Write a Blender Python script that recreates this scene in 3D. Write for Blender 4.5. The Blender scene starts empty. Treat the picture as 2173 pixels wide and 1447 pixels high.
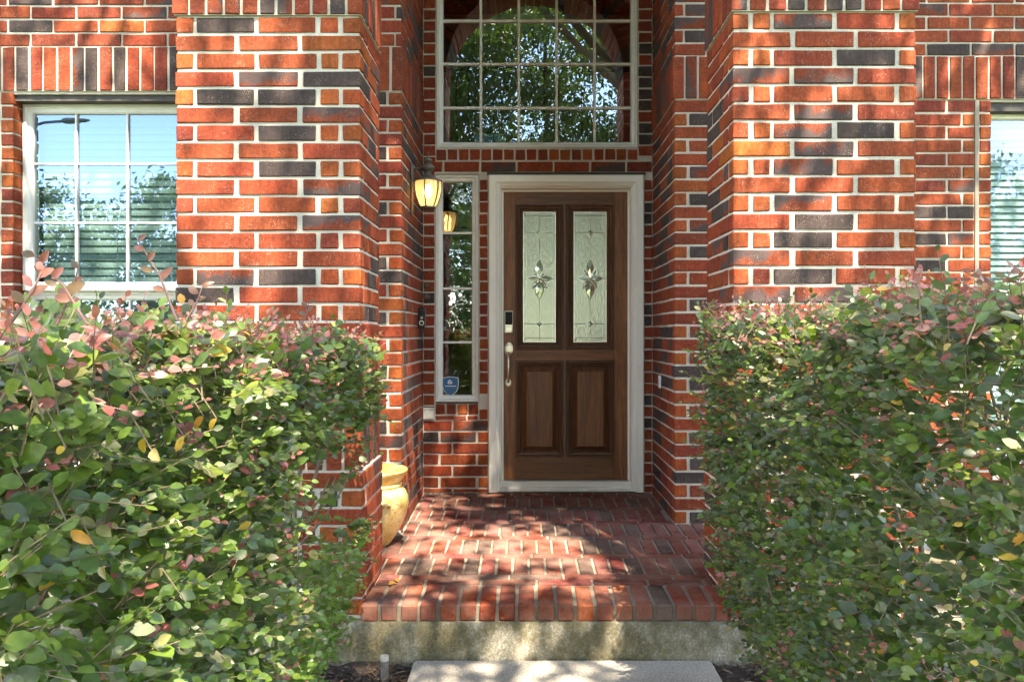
import bpy, bmesh, math, random
import numpy as np
from mathutils import Vector, Matrix

random.seed(7)
RNG = np.random.default_rng(11)
scn = bpy.context.scene
COL = scn.collection

# ------------------------------------------------------------------ camera, sky, sun, exposure
F_PX, VX, VY, CAMZ = 1750.0, 1112.0, 710.0, 1.385
cam_d = bpy.data.cameras.new('camera')
cam = bpy.data.objects.new('camera', cam_d)
COL.objects.link(cam)
cam.location = (0, 0, CAMZ)
cam.rotation_euler = (math.radians(90), 0, 0)
cam_d.sensor_width = 36.0
cam_d.lens = 36.0 * F_PX / 2173.0
cam_d.shift_x = -(VX - 1086.5) / 2173.0
cam_d.shift_y = -(723.5 - VY) / 2173.0
cam_d.clip_start = 0.05
cam_d.clip_end = 2000
scn.camera = cam

SUN_EL, SUN_AZ = math.radians(58), math.radians(21)      # azimuth: to the right of straight behind the camera
to_sun = Vector((math.sin(SUN_AZ) * math.cos(SUN_EL), -math.cos(SUN_AZ) * math.cos(SUN_EL), math.sin(SUN_EL)))

world = bpy.data.worlds.new('World')
scn.world = world
world.use_nodes = True
wn, wl = world.node_tree.nodes, world.node_tree.links
wn.clear()
w_out = wn.new('ShaderNodeOutputWorld')
w_bg = wn.new('ShaderNodeBackground')
w_bg.inputs['Strength'].default_value = 0.15
sky = wn.new('ShaderNodeTexSky')
sky.sky_type = 'NISHITA'
sky.sun_disc = False
sky.sun_elevation = SUN_EL
sky.sun_rotation = math.atan2(to_sun.x, to_sun.y)
sky.altitude = 1500
sky.air_density, sky.dust_density, sky.ozone_density = 1.0, 0.0, 1.6
w_tc = wn.new('ShaderNodeTexCoord')
w_map = wn.new('ShaderNodeMapping')
w_map.inputs['Scale'].default_value = (1, 1, 2.2)
w_map.inputs['Location'].default_value = (0.35, 0.1, 0.2)
w_no = wn.new('ShaderNodeTexNoise')
w_no.inputs['Scale'].default_value = 3.4
w_no.inputs['Detail'].default_value = 9
w_no.inputs['Roughness'].default_value = 0.58
w_rp = wn.new('ShaderNodeValToRGB')
w_rp.color_ramp.elements[0].position = 0.51
w_rp.color_ramp.elements[1].position = 0.66
w_mx = wn.new('ShaderNodeMix')
w_mx.data_type = 'RGBA'
w_mx.inputs['B'].default_value = (9.0, 9.2, 9.6, 1)
wl.new(w_tc.outputs['Generated'], w_map.inputs['Vector'])
wl.new(w_map.outputs['Vector'], w_no.inputs['Vector'])
wl.new(w_no.outputs['Fac'], w_rp.inputs['Fac'])
wl.new(w_rp.outputs['Color'], w_mx.inputs['Factor'])
wl.new(sky.outputs['Color'], w_mx.inputs['A'])
wl.new(w_mx.outputs['Result'], w_bg.inputs['Color'])
wl.new(w_bg.outputs['Background'], w_out.inputs['Surface'])

sun_d = bpy.data.lights.new('sun', 'SUN')
sun_d.energy = 3.9
sun_d.angle = math.radians(0.53)
sun_d.color = (1.0, 0.93, 0.82)
sun = bpy.data.objects.new('sun', sun_d)
COL.objects.link(sun)
sun.rotation_euler = to_sun.to_track_quat('Z', 'Y').to_euler()
sun.location = to_sun * 40

scn.view_settings.view_transform = 'Standard'
scn.view_settings.look = 'None'
scn.view_settings.gamma = 1.0
scn.view_settings.exposure = 3.05
scn.view_settings.use_white_balance = True
scn.view_settings.white_balance_temperature = 7400
scn.view_settings.white_balance_tint = 10
scn.view_settings.use_curve_mapping = False
scn.render.engine = 'CYCLES'
scn.cycles.use_denoising = True
scn.cycles.max_bounces = 8
scn.cycles.diffuse_bounces = 4
scn.cycles.use_adaptive_sampling = True
scn.cycles.adaptive_threshold = 0.015
scn.cycles.transparent_max_bounces = 16
scn.cycles.caustics_reflective = False
scn.cycles.caustics_refractive = False
scn.cycles.sample_clamp_indirect = 8.0


# ------------------------------------------------------------------ helpers
def at(px, py, Y):
    return Vector(((px - VX) * Y / F_PX, Y, CAMZ + (VY - py) * Y / F_PX))


def tag(o, label=None, cat=None, group=None, kind=None):
    if label: o['label'] = label
    if cat: o['category'] = cat
    if group: o['group'] = group
    if kind: o['kind'] = kind
    return o


def empty(name, loc=(0, 0, 0)):
    o = bpy.data.objects.new(name, None)
    o.location = loc
    o.empty_display_size = 0.1
    COL.objects.link(o)
    return o


def link(name, me, mat=None, parent=None):
    o = bpy.data.objects.new(name, me)
    COL.objects.link(o)
    if mat is not None and len(me.materials) == 0:
        me.materials.append(mat)
    if parent is not None:
        o.parent = parent
        o.matrix_parent_inverse = Matrix.Translation(-parent_loc(parent))
    return o


def parent_loc(p):
    v = Vector(p.location)
    if p.parent is not None:
        # all parents here are unrotated; location is already written in world space through the inverse
        pass
    return v


class MB:
    """collects boxes, tubes, lathes into one mesh"""
    def __init__(self):
        self.v, self.f = [], []

    def add(self, vs, fs):
        b = len(self.v)
        self.v += [tuple(p) for p in vs]
        self.f += [tuple(i + b for i in f) for f in fs]
        return self

    def box(self, x0, x1, y0, y1, z0, z1):
        vs = [(x0, y0, z0), (x1, y0, z0), (x1, y1, z0), (x0, y1, z0), (x0, y0, z1), (x1, y0, z1), (x1, y1, z1), (x0, y1, z1)]
        return self.add(vs, [(0, 3, 2, 1), (4, 5, 6, 7), (0, 1, 5, 4), (1, 2, 6, 5), (2, 3, 7, 6), (3, 0, 4, 7)])

    def cbox(self, x0, x1, y0, y1, z0, z1, c=0.003):
        """box with chamfered edges"""
        vs, fs = cham((x1 - x0), (y1 - y0), (z1 - z0), c)
        m = Vector(((x0 + x1) / 2, (y0 + y1) / 2, (z0 + z1) / 2))
        return self.add([Vector(p) + m for p in vs], fs)

    def tube(self, pts, rads, n=6, cap=True):
        pts = [Vector(p) for p in pts]
        vs, fs = [], []
        prev = None
        for i, p in enumerate(pts):
            d = (pts[min(i + 1, len(pts) - 1)] - pts[max(i - 1, 0)])
            if d.length < 1e-9: d = Vector((0, 0, 1))
            d.normalize()
            if prev is None:
                a = Vector((0, 0, 1)) if abs(d.z) < 0.9 else Vector((1, 0, 0))
                s = d.cross(a).normalized()
            else:
                s = (prev - d * prev.dot(d))
                s = s.normalized() if s.length > 1e-6 else d.orthogonal().normalized()
            prev = s
            t = d.cross(s)
            r = rads[i] if hasattr(rads, '__len__') else rads
            for k in range(n):
                a = 2 * math.pi * k / n
                vs.append(p + (s * math.cos(a) + t * math.sin(a)) * r)
        for i in range(len(pts) - 1):
            for k in range(n):
                a, b = i * n + k, i * n + (k + 1) % n
                fs.append((a, b, b + n, a + n))
        if cap:
            fs.append(tuple(range(n - 1, -1, -1)))
            fs.append(tuple(range((len(pts) - 1) * n, len(pts) * n)))
        return self.add(vs, fs)

    def lathe(self, prof, c=(0, 0, 0), n=32):
        vs, fs = [], []
        for r, z in prof:
            for k in range(n):
                a = 2 * math.pi * k / n
                vs.append((c[0] + r * math.cos(a), c[1] + r * math.sin(a), c[2] + z))
        for i in range(len(prof) - 1):
            for k in range(n):
                a, b = i * n + k, i * n + (k + 1) % n
                fs.append((a, b, b + n, a + n))
        return self.add(vs, fs)

    def frame(self, x0, x1, z0, z1, prof):
        """mitred picture frame facing -Y; prof = [(inset, y)] from the outside in"""
        vs, fs = [], []
        for ins, y in prof:
            vs += [(x0 + ins, y, z0 + ins), (x1 - ins, y, z0 + ins), (x1 - ins, y, z1 - ins), (x0 + ins, y, z1 - ins)]
        for i in range(len(prof) - 1):
            for k in range(4):
                a, b = i * 4 + k, i * 4 + (k + 1) % 4
                fs.append((a, b, b + 4, a + 4))
        return self.add(vs, fs)

    def build(self, name, mat, parent=None, smooth=False, bevel=0.0):
        me = bpy.data.meshes.new(name)
        me.from_pydata(self.v, [], self.f)
        if smooth:
            me.polygons.foreach_set('use_smooth', [True] * len(me.polygons))
        me.update()
        o = link(name, me, mat, parent)
        if bevel:
            m = o.modifiers.new('bevel', 'BEVEL')
            m.width = bevel
            m.segments = 2
            m.limit_method = 'ANGLE'
        if smooth:
            try:
                me.set_sharp_from_angle(angle=math.radians(38))
            except Exception:
                pass
        return o


def cham(L, D, H, c, jit=0.0, rnd=None):
    hx, hy, hz = L / 2, D / 2, H / 2
    vs, idx = [], {}
    for sx in (-1, 1):
        for sy in (-1, 1):
            for sz in (-1, 1):
                for ax in range(3):
                    p = [sx * (hx - c), sy * (hy - c), sz * (hz - c)]
                    p[ax] = (sx, sy, sz)[ax] * (hx, hy, hz)[ax]
                    if jit:
                        p = [q + rnd.uniform(-jit, jit) for q in p]
                    idx[(sx, sy, sz, ax)] = len(vs)
                    vs.append(tuple(p))
    fs = []
    ctr = Vector((0, 0, 0))

    def addf(ids):
        a, b, d = Vector(vs[ids[0]]), Vector(vs[ids[1]]), Vector(vs[ids[2]])
        m = sum((Vector(vs[i]) for i in ids), Vector()) / len(ids)
        if (b - a).cross(d - a).dot(m) < 0:
            ids = ids[::-1]
        fs.append(tuple(ids))
    S = (-1, 1)
    for s in S:
        addf([idx[(s, -1, -1, 0)], idx[(s, 1, -1, 0)], idx[(s, 1, 1, 0)], idx[(s, -1, 1, 0)]])
        addf([idx[(-1, s, -1, 1)], idx[(1, s, -1, 1)], idx[(1, s, 1, 1)], idx[(-1, s, 1, 1)]])
        addf([idx[(-1, -1, s, 2)], idx[(1, -1, s, 2)], idx[(1, 1, s, 2)], idx[(-1, 1, s, 2)]])
    for a in S:
        for b in S:
            addf([idx[(a, b, -1, 0)], idx[(a, b, 1, 0)], idx[(a, b, 1, 1)], idx[(a, b, -1, 1)]])
            addf([idx[(a, -1, b, 0)], idx[(a, 1, b, 0)], idx[(a, 1, b, 2)], idx[(a, -1, b, 2)]])
            addf([idx[(-1, a, b, 1)], idx[(1, a, b, 1)], idx[(1, a, b, 2)], idx[(-1, a, b, 2)]])
            for d in S:
                addf([idx[(a, b, d, 0)], idx[(a, b, d, 1)], idx[(a, b, d, 2)]])
    return vs, fs


def mesh_np(name, verts, faces, cols=None, smooth=True):
    """verts (N,3), faces (M,k), cols (N,3)"""
    me = bpy.data.meshes.new(name)
    n, (m, k) = len(verts), faces.shape
    me.vertices.add(n)
    me.vertices.foreach_set('co', np.asarray(verts, np.float32).ravel())
    me.loops.add(m * k)
    me.loops.foreach_set('vertex_index', faces.astype(np.int32).ravel())
    me.polygons.add(m)
    me.polygons.foreach_set('loop_start', np.arange(0, m * k, k, dtype=np.int32))
    me.polygons.foreach_set('loop_total', np.full(m, k, np.int32))
    if smooth:
        me.polygons.foreach_set('use_smooth', np.ones(m, bool))
    if cols is not None:
        at_ = me.attributes.new('Col', 'FLOAT_COLOR', 'POINT')
        c4 = np.ones((n, 4), np.float32)
        c4[:, :3] = cols
        at_.data.foreach_set('color', c4.ravel())
    me.update(calc_edges=True)
    me.validate()
    return me


# ------------------------------------------------------------------ materials
def new_mat(name):
    m = bpy.data.materials.new(name)
    m.use_nodes = True
    nt = m.node_tree
    b = nt.nodes['Principled BSDF']
    return m, nt.nodes, nt.links, b


def nd(N, t, **kw):
    n = N.new(t)
    for k, v in kw.items():
        if k in n.inputs.keys():
            n.inputs[k].default_value = v
        else:
            setattr(n, k, v)
    return n


def ramp(N, L, src, stops):
    r = N.new('ShaderNodeValToRGB')
    els = r.color_ramp.elements
    while len(els) < len(stops): els.new(0.5)
    for e, (p, c) in zip(els, stops):
        e.position = p
        e.color = c if len(c) == 4 else (*c, 1)
    L.new(src, r.inputs['Fac'])
    return r


def mixc(N, L, fac, a, b, mode='MIX'):
    m = N.new('ShaderNodeMix')
    m.data_type = 'RGBA'
    m.blend_type = mode
    for key, v in (('Factor', fac), ('A', a), ('B', b)):
        if isinstance(v, (int, float)):
            m.inputs[key].default_value = v
        elif isinstance(v, (tuple, list)):
            m.inputs[key].default_value = (*v, 1) if len(v) == 3 else v
        else:
            L.new(v, m.inputs[key])
    return m.outputs['Result']


def bump(N, L, h, bsdf, strength=0.3, dist=0.01):
    b = N.new('ShaderNodeBump')
    b.inputs['Strength'].default_value = strength
    b.inputs['Distance'].default_value = dist
    L.new(h, b.inputs['Height'])
    L.new(b.outputs['Normal'], bsdf.inputs['Normal'])
    return b


def simple_mat(name, col, rough=0.5, metal=0.0, var=0.12, scale=30, bstr=0.1, spec=0.5, coat=0.0):
    m, N, L, b = new_mat(name)
    g = N.new('ShaderNodeNewGeometry')
    n = nd(N, 'ShaderNodeTexNoise', Scale=scale, Detail=5.0)
    L.new(g.outputs['Position'], n.inputs['Vector'])
    r = ramp(N, L, n.outputs['Fac'], [(0.3, tuple(max(0, c * (1 - var)) for c in col)), (0.7, tuple(min(1, c * (1 + var)) for c in col))])
    L.new(r.outputs['Color'], b.inputs['Base Color'])
    b.inputs['Roughness'].default_value = rough
    b.inputs['Metallic'].default_value = metal
    b.inputs['Specular IOR Level'].default_value = spec
    b.inputs['Coat Weight'].default_value = coat
    if bstr:
        bump(N, L, n.outputs['Fac'], b, bstr, 0.004)
    return m


def brick_mat(name, dirt=0.0):
    """colour from the object's own colour; alpha = how much of the brick is flashed dark"""
    m, N, L, b = new_mat(name)
    oi = N.new('ShaderNodeObjectInfo')
    tc = N.new('ShaderNodeTexCoord')
    off = nd(N, 'ShaderNodeVectorMath', operation='SCALE')
    comb = N.new('ShaderNodeCombineXYZ')
    L.new(oi.outputs['Random'], comb.inputs[0]); L.new(oi.outputs['Random'], comb.inputs[2])
    L.new(comb.outputs[0], off.inputs[0]); off.inputs['Scale'].default_value = 57.0
    add = nd(N, 'ShaderNodeVectorMath', operation='ADD')
    L.new(tc.outputs['Object'], add.inputs[0]); L.new(off.outputs[0], add.inputs[1])
    P = add.outputs[0]
    big = nd(N, 'ShaderNodeTexNoise', Scale=11.0, Detail=3.0)
    L.new(P, big.inputs['Vector'])
    med = nd(N, 'ShaderNodeTexNoise', Scale=55.0, Detail=6.0, Roughness=0.65)
    L.new(P, med.inputs['Vector'])
    # wire-cut drag marks across the short side
    mp = N.new('ShaderNodeMapping'); mp.inputs['Scale'].default_value = (120, 120, 14)
    L.new(P, mp.inputs['Vector'])
    drag = nd(N, 'ShaderNodeTexNoise', Scale=1.0, Detail=3.0)
    L.new(mp.outputs[0], drag.inputs['Vector'])
    v1 = ramp(N, L, big.outputs['Fac'], [(0.25, (0.74,) * 3), (0.75, (1.22,) * 3)])
    c1 = mixc(N, L, 1.0, oi.outputs['Color'], v1.outputs['Color'], 'MULTIPLY')
    v2 = ramp(N, L, med.outputs['Fac'], [(0.3, (0.62,) * 3), (0.7, (1.30,) * 3)])
    c2 = mixc(N, L, 1.0, c1, v2.outputs['Color'], 'MULTIPLY')
    pit = nd(N, 'ShaderNodeTexNoise', Scale=190.0, Detail=2.0); L.new(P, pit.inputs['Vector'])
    v4 = ramp(N, L, pit.outputs['Fac'], [(0.30, (0.38,) * 3), (0.40, (1.0,) * 3)])
    c2 = mixc(N, L, 1.0, c2, v4.outputs['Color'], 'MULTIPLY')
    v3 = ramp(N, L, drag.outputs['Fac'], [(0.3, (0.84,) * 3), (0.65, (1.08,) * 3)])
    c3 = mixc(N, L, 1.0, c2, v3.outputs['Color'], 'MULTIPLY')
    # flashed charcoal zone
    sep = N.new('ShaderNodeSeparateXYZ'); L.new(tc.outputs['Object'], sep.inputs[0])
    gz = nd(N, 'ShaderNodeMath', operation='MULTIPLY'); L.new(sep.outputs['Z'], gz.inputs[0]); gz.inputs[1].default_value = -4.5
    gx = nd(N, 'ShaderNodeMath', operation='MULTIPLY'); L.new(sep.outputs['X'], gx.inputs[0]); gx.inputs[1].default_value = 0.9
    s1 = nd(N, 'ShaderNodeMath', operation='ADD'); L.new(gz.outputs[0], s1.inputs[0]); L.new(gx.outputs[0], s1.inputs[1])
    s2 = nd(N, 'ShaderNodeMath', operation='ADD'); L.new(s1.outputs[0], s2.inputs[0]); L.new(big.outputs['Fac'], s2.inputs[1])
    fr = ramp(N, L, s2.outputs[0], [(0.40, (0, 0, 0)), (0.58, (1, 1, 1))])
    fm = nd(N, 'ShaderNodeMath', operation='MULTIPLY'); L.new(fr.outputs['Color'], fm.inputs[0]); L.new(oi.outputs['Alpha'], fm.inputs[1])
    c4 = mixc(N, L, fm.outputs[0], c3, (0.052, 0.038, 0.036))
    # pale lime specks, gathered in patches
    vo = nd(N, 'ShaderNodeTexVoronoi', Scale=150.0); L.new(P, vo.inputs['Vector'])
    pn = nd(N, 'ShaderNodeTexNoise', Scale=19.0, Detail=2.0); L.new(P, pn.inputs['Vector'])
    d1 = ramp(N, L, vo.outputs['Distance'], [(0.16, (1, 1, 1)), (0.24, (0, 0, 0))])
    d2 = ramp(N, L, pn.outputs['Fac'], [(0.50, (0, 0, 0)), (0.62, (1, 1, 1))])
    sp = nd(N, 'ShaderNodeMath', operation='MULTIPLY'); L.new(d1.outputs['Color'], sp.inputs[0]); L.new(d2.outputs['Color'], sp.inputs[1])
    sp2 = nd(N, 'ShaderNodeMath', operation='MULTIPLY'); L.new(sp.outputs[0], sp2.inputs[0]); sp2.inputs[1].default_value = 0.5
    c5 = mixc(N, L, sp2.outputs[0], c4, (0.60, 0.46, 0.34))
    # thin pale mortar haze in streaks
    g0 = N.new('ShaderNodeNewGeometry')
    hz = nd(N, 'ShaderNodeTexNoise', Scale=26.0, Detail=6.0, Roughness=0.7); L.new(g0.outputs['Position'], hz.inputs['Vector'])
    hr_ = ramp(N, L, hz.outputs['Fac'], [(0.60, (0, 0, 0)), (0.78, (0.30,) * 3)])
    c5 = mixc(N, L, hr_.outputs['Color'], c5, (0.40, 0.30, 0.22))
    if dirt:
        g = N.new('ShaderNodeNewGeometry')
        dn = nd(N, 'ShaderNodeTexNoise', Scale=4.0, Detail=7.0, Roughness=0.7); L.new(g.outputs['Position'], dn.inputs['Vector'])
        dr = ramp(N, L, dn.outputs['Fac'], [(0.36, (0, 0, 0)), (0.70, (dirt,) * 3)])
        c5 = mixc(N, L, dr.outputs['Color'], c5, (0.23, 0.15, 0.12))
    L.new(c5, b.inputs['Base Color'])
    b.inputs['Roughness'].default_value = 0.80 if not dirt else 0.9
    b.inputs['Specular IOR Level'].default_value = 0.30 if not dirt else 0.18
    hh = nd(N, 'ShaderNodeMath', operation='MULTIPLY_ADD'); L.new(med.outputs['Fac'], hh.inputs[0]); hh.inputs[1].default_value = 1.0; L.new(drag.outputs['Fac'], hh.inputs[2])
    bump(N, L, hh.outputs[0], b, 0.5, 0.004)
    return m


def mortar_mat(name, col, dark=0.75, moss=0.0):
    m, N, L, b = new_mat(name)
    g = N.new('ShaderNodeNewGeometry')
    n1 = nd(N, 'ShaderNodeTexNoise', Scale=5.0, Detail=6.0); L.new(g.outputs['Position'], n1.inputs['Vector'])
    n2 = nd(N, 'ShaderNodeTexNoise', Scale=170.0, Detail=3.0); L.new(g.outputs['Position'], n2.inputs['Vector'])
    r1 = ramp(N, L, n1.outputs['Fac'], [(0.3, tuple(c * dark for c in col)), (0.65, col)])
    r2 = ramp(N, L, n2.outputs['Fac'], [(0.3, (0.78,) * 3), (0.7, (1.1,) * 3)])
    c = mixc(N, L, 1.0, r1.outputs['Color'], r2.outputs['Color'], 'MULTIPLY')
    if moss:
        n3 = nd(N, 'ShaderNodeTexNoise', Scale=2.3, Detail=8.0, Roughness=0.7); L.new(g.outputs['Position'], n3.inputs['Vector'])
        r3 = ramp(N, L, n3.outputs['Fac'], [(0.42, (0, 0, 0)), (0.62, (moss,) * 3)])
        c = mixc(N, L, r3.outputs['Color'], c, (0.13, 0.12, 0.07))
    L.new(c, b.inputs['Base Color'])
    b.inputs['Roughness'].default_value = 0.92
    bump(N, L, n2.outputs['Fac'], b, 0.5, 0.004)
    return m


def brickface_mat(name):
    """walls seen only from afar or in reflections"""
    m, N, L, b = new_mat(name)
    g = N.new('ShaderNodeNewGeometry')
    s = N.new('ShaderNodeSeparateXYZ'); L.new(g.outputs['Position'], s.inputs[0])
    a = nd(N, 'ShaderNodeMath', operation='ADD'); L.new(s.outputs['X'], a.inputs[0]); L.new(s.outputs['Y'], a.inputs[1])
    c = N.new('ShaderNodeCombineXYZ'); L.new(a.outputs[0], c.inputs[0]); L.new(s.outputs['Z'], c.inputs[1])
    br = N.new('ShaderNodeTexBrick')
    br.inputs['Scale'].default_value = 1.0
    br.inputs['Brick Width'].default_value = 0.268
    br.inputs['Row Height'].default_value = 0.0785
    br.inputs['Mortar Size'].default_value = 0.006
    br.inputs['Color1'].default_value = (0.28, 0.05, 0.022, 1)
    br.inputs['Color2'].default_value = (0.16, 0.032, 0.02, 1)
    br.inputs['Mortar'].default_value = (0.55, 0.50, 0.42, 1)
    L.new(c.outputs[0], br.inputs['Vector'])
    L.new(br.outputs['Color'], b.inputs['Base Color'])
    b.inputs['Roughness'].default_value = 0.85
    bump(N, L, br.outputs['Fac'], b, -0.4, 0.01)
    return m


def concrete_mat(name, col, moss=0.0, speck=True):
    m, N, L, b = new_mat(name)
    g = N.new('ShaderNodeNewGeometry')
    n1 = nd(N, 'ShaderNodeTexNoise', Scale=3.0, Detail=8.0, Roughness=0.65); L.new(g.outputs['Position'], n1.inputs['Vector'])
    n2 = nd(N, 'ShaderNodeTexNoise', Scale=120.0, Detail=4.0); L.new(g.outputs['Position'], n2.inputs['Vector'])
    r1 = ramp(N, L, n1.outputs['Fac'], [(0.3, tuple(c * 0.72 for c in col)), (0.7, tuple(c * 1.08 for c in col))])
    r2 = ramp(N, L, n2.outputs['Fac'], [(0.34, (0.55,) * 3), (0.58, (1.06,) * 3)])
    c = mixc(N, L, 1.0, r1.outputs['Color'], r2.outputs['Color'], 'MULTIPLY')
    if moss:
        mp = N.new('ShaderNodeMapping'); mp.inputs['Scale'].default_value = (1.0, 1.0, 0.7)
        L.new(g.outputs['Position'], mp.inputs['Vector'])
        n3 = nd(N, 'ShaderNodeTexNoise', Scale=5.5, Detail=9.0, Roughness=0.75); L.new(mp.outputs[0], n3.inputs['Vector'])
        n4 = nd(N, 'ShaderNodeTexNoise', Scale=75.0, Detail=5.0, Roughness=0.7); L.new(g.outputs['Position'], n4.inputs['Vector'])
        sm = nd(N, 'ShaderNodeMath', operation='MULTIPLY_ADD'); L.new(n4.outputs['Fac'], sm.inputs[0]); sm.inputs[1].default_value = 0.45; L.new(n3.outputs['Fac'], sm.inputs[2])
        r3 = ramp(N, L, sm.outputs[0], [(0.54, (0, 0, 0)), (0.76, (moss,) * 3)])
        r4 = ramp(N, L, n4.outputs['Fac'], [(0.35, (0.030, 0.027, 0.016)), (0.62, (0.15, 0.125, 0.058))])
        c = mixc(N, L, r3.outputs['Color'], c, r4.outputs['Color'])
    L.new(c, b.inputs['Base Color'])
    b.inputs['Roughness'].default_value = 0.9
    ad = nd(N, 'ShaderNodeMath', operation='ADD'); L.new(n1.outputs['Fac'], ad.inputs[0]); L.new(n2.outputs['Fac'], ad.inputs[1])
    bump(N, L, ad.outputs[0], b, 0.35, 0.006)
    return m


def wood_mat(name, vertical=True, k=1.0):
    m, N, L, b = new_mat(name)
    g = N.new('ShaderNodeNewGeometry')
    oi = N.new('ShaderNodeObjectInfo')
    cb = N.new('ShaderNodeCombineXYZ'); L.new(oi.outputs['Random'], cb.inputs[0]); L.new(oi.outputs['Random'], cb.inputs[2])
    sc = nd(N, 'ShaderNodeVectorMath', operation='SCALE'); L.new(cb.outputs[0], sc.inputs[0]); sc.inputs['Scale'].default_value = 9.0
    ad = nd(N, 'ShaderNodeVectorMath', operation='ADD'); L.new(g.outputs['Position'], ad.inputs[0]); L.new(sc.outputs[0], ad.inputs[1])
    mp = N.new('ShaderNodeMapping')
    mp.inputs['Scale'].default_value = (38, 38, 2.2) if vertical else (2.2, 38, 38)
    L.new(ad.outputs[0], mp.inputs['Vector'])
    n1 = nd(N, 'ShaderNodeTexNoise', Scale=1.0, Detail=6.0, Roughness=0.6, Distortion=0.6); L.new(mp.outputs[0], n1.inputs['Vector'])
    mp2 = N.new('ShaderNodeMapping')
    mp2.inputs['Scale'].default_value = (260, 260, 9) if vertical else (9, 260, 260)
    L.new(ad.outputs[0], mp2.inputs['Vector'])
    n2 = nd(N, 'ShaderNodeTexNoise', Scale=1.0, Detail=2.0); L.new(mp2.outputs[0], n2.inputs['Vector'])
    r = ramp(N, L, n1.outputs['Fac'], [(0.25, (0.085 * k, 0.031 * k, 0.012 * k)), (0.5, (0.190 * k, 0.074 * k, 0.026 * k)), (0.78, (0.300 * k, 0.128 * k, 0.044 * k))])
    r2 = ramp(N, L, n2.outputs['Fac'], [(0.36, (0.6,) * 3), (0.56, (1.05,) * 3)])
    c = mixc(N, L, 1.0, r.outputs['Color'], r2.outputs['Color'], 'MULTIPLY')
    rv = ramp(N, L, oi.outputs['Random'], [(0.0, (0.72, 0.72, 0.72)), (1.0, (1.15, 1.1, 1.05))])
    c = mixc(N, L, 1.0, c, rv.outputs['Color'], 'MULTIPLY')
    L.new(c, b.inputs['Base Color'])
    b.inputs['Roughness'].default_value = 0.42
    b.inputs['Specular IOR Level'].default_value = 0.4
    bump(N, L, n2.outputs['Fac'], b, 0.12, 0.002)
    return m


def glass_mat(name, refl=0.4, tint=(0.8, 0.86, 0.82), rough=0.0, wav=0.0, wscale=3.0, film=(0.95, 0.97, 0.97)):
    m, N, L, b = new_mat(name)
    N.remove(b)
    out = N['Material Output']
    gl = N.new('ShaderNodeBsdfGlossy'); gl.inputs['Roughness'].default_value = rough; gl.inputs['Color'].default_value = (*film, 1)
    tr = N.new('ShaderNodeBsdfTransparent'); tr.inputs['Color'].default_value = (*tint, 1)
    mx = N.new('ShaderNodeMixShader')
    lw = N.new('ShaderNodeLayerWeight'); lw.inputs['Blend'].default_value = 0.2
    mr = N.new('ShaderNodeMapRange'); mr.inputs['From Min'].default_value = 0; mr.inputs['From Max'].default_value = 1
    mr.inputs['To Min'].default_value = refl; mr.inputs['To Max'].default_value = 1.0
    L.new(lw.outputs['Facing'], mr.inputs['Value'])
    L.new(mr.outputs[0], mx.inputs[0]); L.new(tr.outputs[0], mx.inputs[1]); L.new(gl.outputs[0], mx.inputs[2])
    L.new(mx.outputs[0], out.inputs['Surface'])
    if wav:
        g = N.new('ShaderNodeNewGeometry')
        n = nd(N, 'ShaderNodeTexNoise', Scale=wscale, Detail=2.0); L.new(g.outputs['Position'], n.inputs['Vector'])
        bp = N.new('ShaderNodeBump'); bp.inputs['Strength'].default_value = wav; bp.inputs['Distance'].default_value = 0.02
        L.new(n.outputs['Fac'], bp.inputs['Height']); L.new(bp.outputs[0], gl.inputs['Normal'])
    return m


def leaf_mat(name, trans=0.35, rough=0.42, bscale=0):
    """object colour x vertex colour; thin translucent blade"""
    m, N, L, b = new_mat(name)
    out = N['Material Output']
    oi = N.new('ShaderNodeObjectInfo')
    ca = N.new('ShaderNodeAttribute'); ca.attribute_name = 'Col'
    c = mixc(N, L, 1.0, ca.outputs['Color'], oi.outputs['Color'], 'MULTIPLY')
    g = N.new('ShaderNodeNewGeometry')
    n = nd(N, 'ShaderNodeTexNoise', Scale=90.0, Detail=3.0); L.new(g.outputs['Position'], n.inputs['Vector'])
    r = ramp(N, L, n.outputs['Fac'], [(0.3, (0.75,) * 3), (0.7, (1.2,) * 3)])
    c = mixc(N, L, 1.0, c, r.outputs['Color'], 'MULTIPLY')
    # the underside is paler and greyer
    und = mixc(N, L, 0.45, c, (0.17, 0.19, 0.13))
    cc = mixc(N, L, g.outputs['Backfacing'], c, und)
    L.new(cc, b.inputs['Base Color'])
    b.inputs['Roughness'].default_value = rough
    b.inputs['Specular IOR Level'].default_value = 0.45
    tl = N.new('ShaderNodeBsdfTranslucent')
    tcol = mixc(N, L, 1.0, c, (1.5, 1.7, 0.6), 'MULTIPLY')
    L.new(tcol, tl.inputs['Color'])
    mx = N.new('ShaderNodeMixShader'); mx.inputs[0].default_value = trans
    L.new(b.outputs[0], mx.inputs[1]); L.new(tl.outputs[0], mx.inputs[2])
    L.new(mx.outputs[0], out.inputs['Surface'])
    return m


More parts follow.
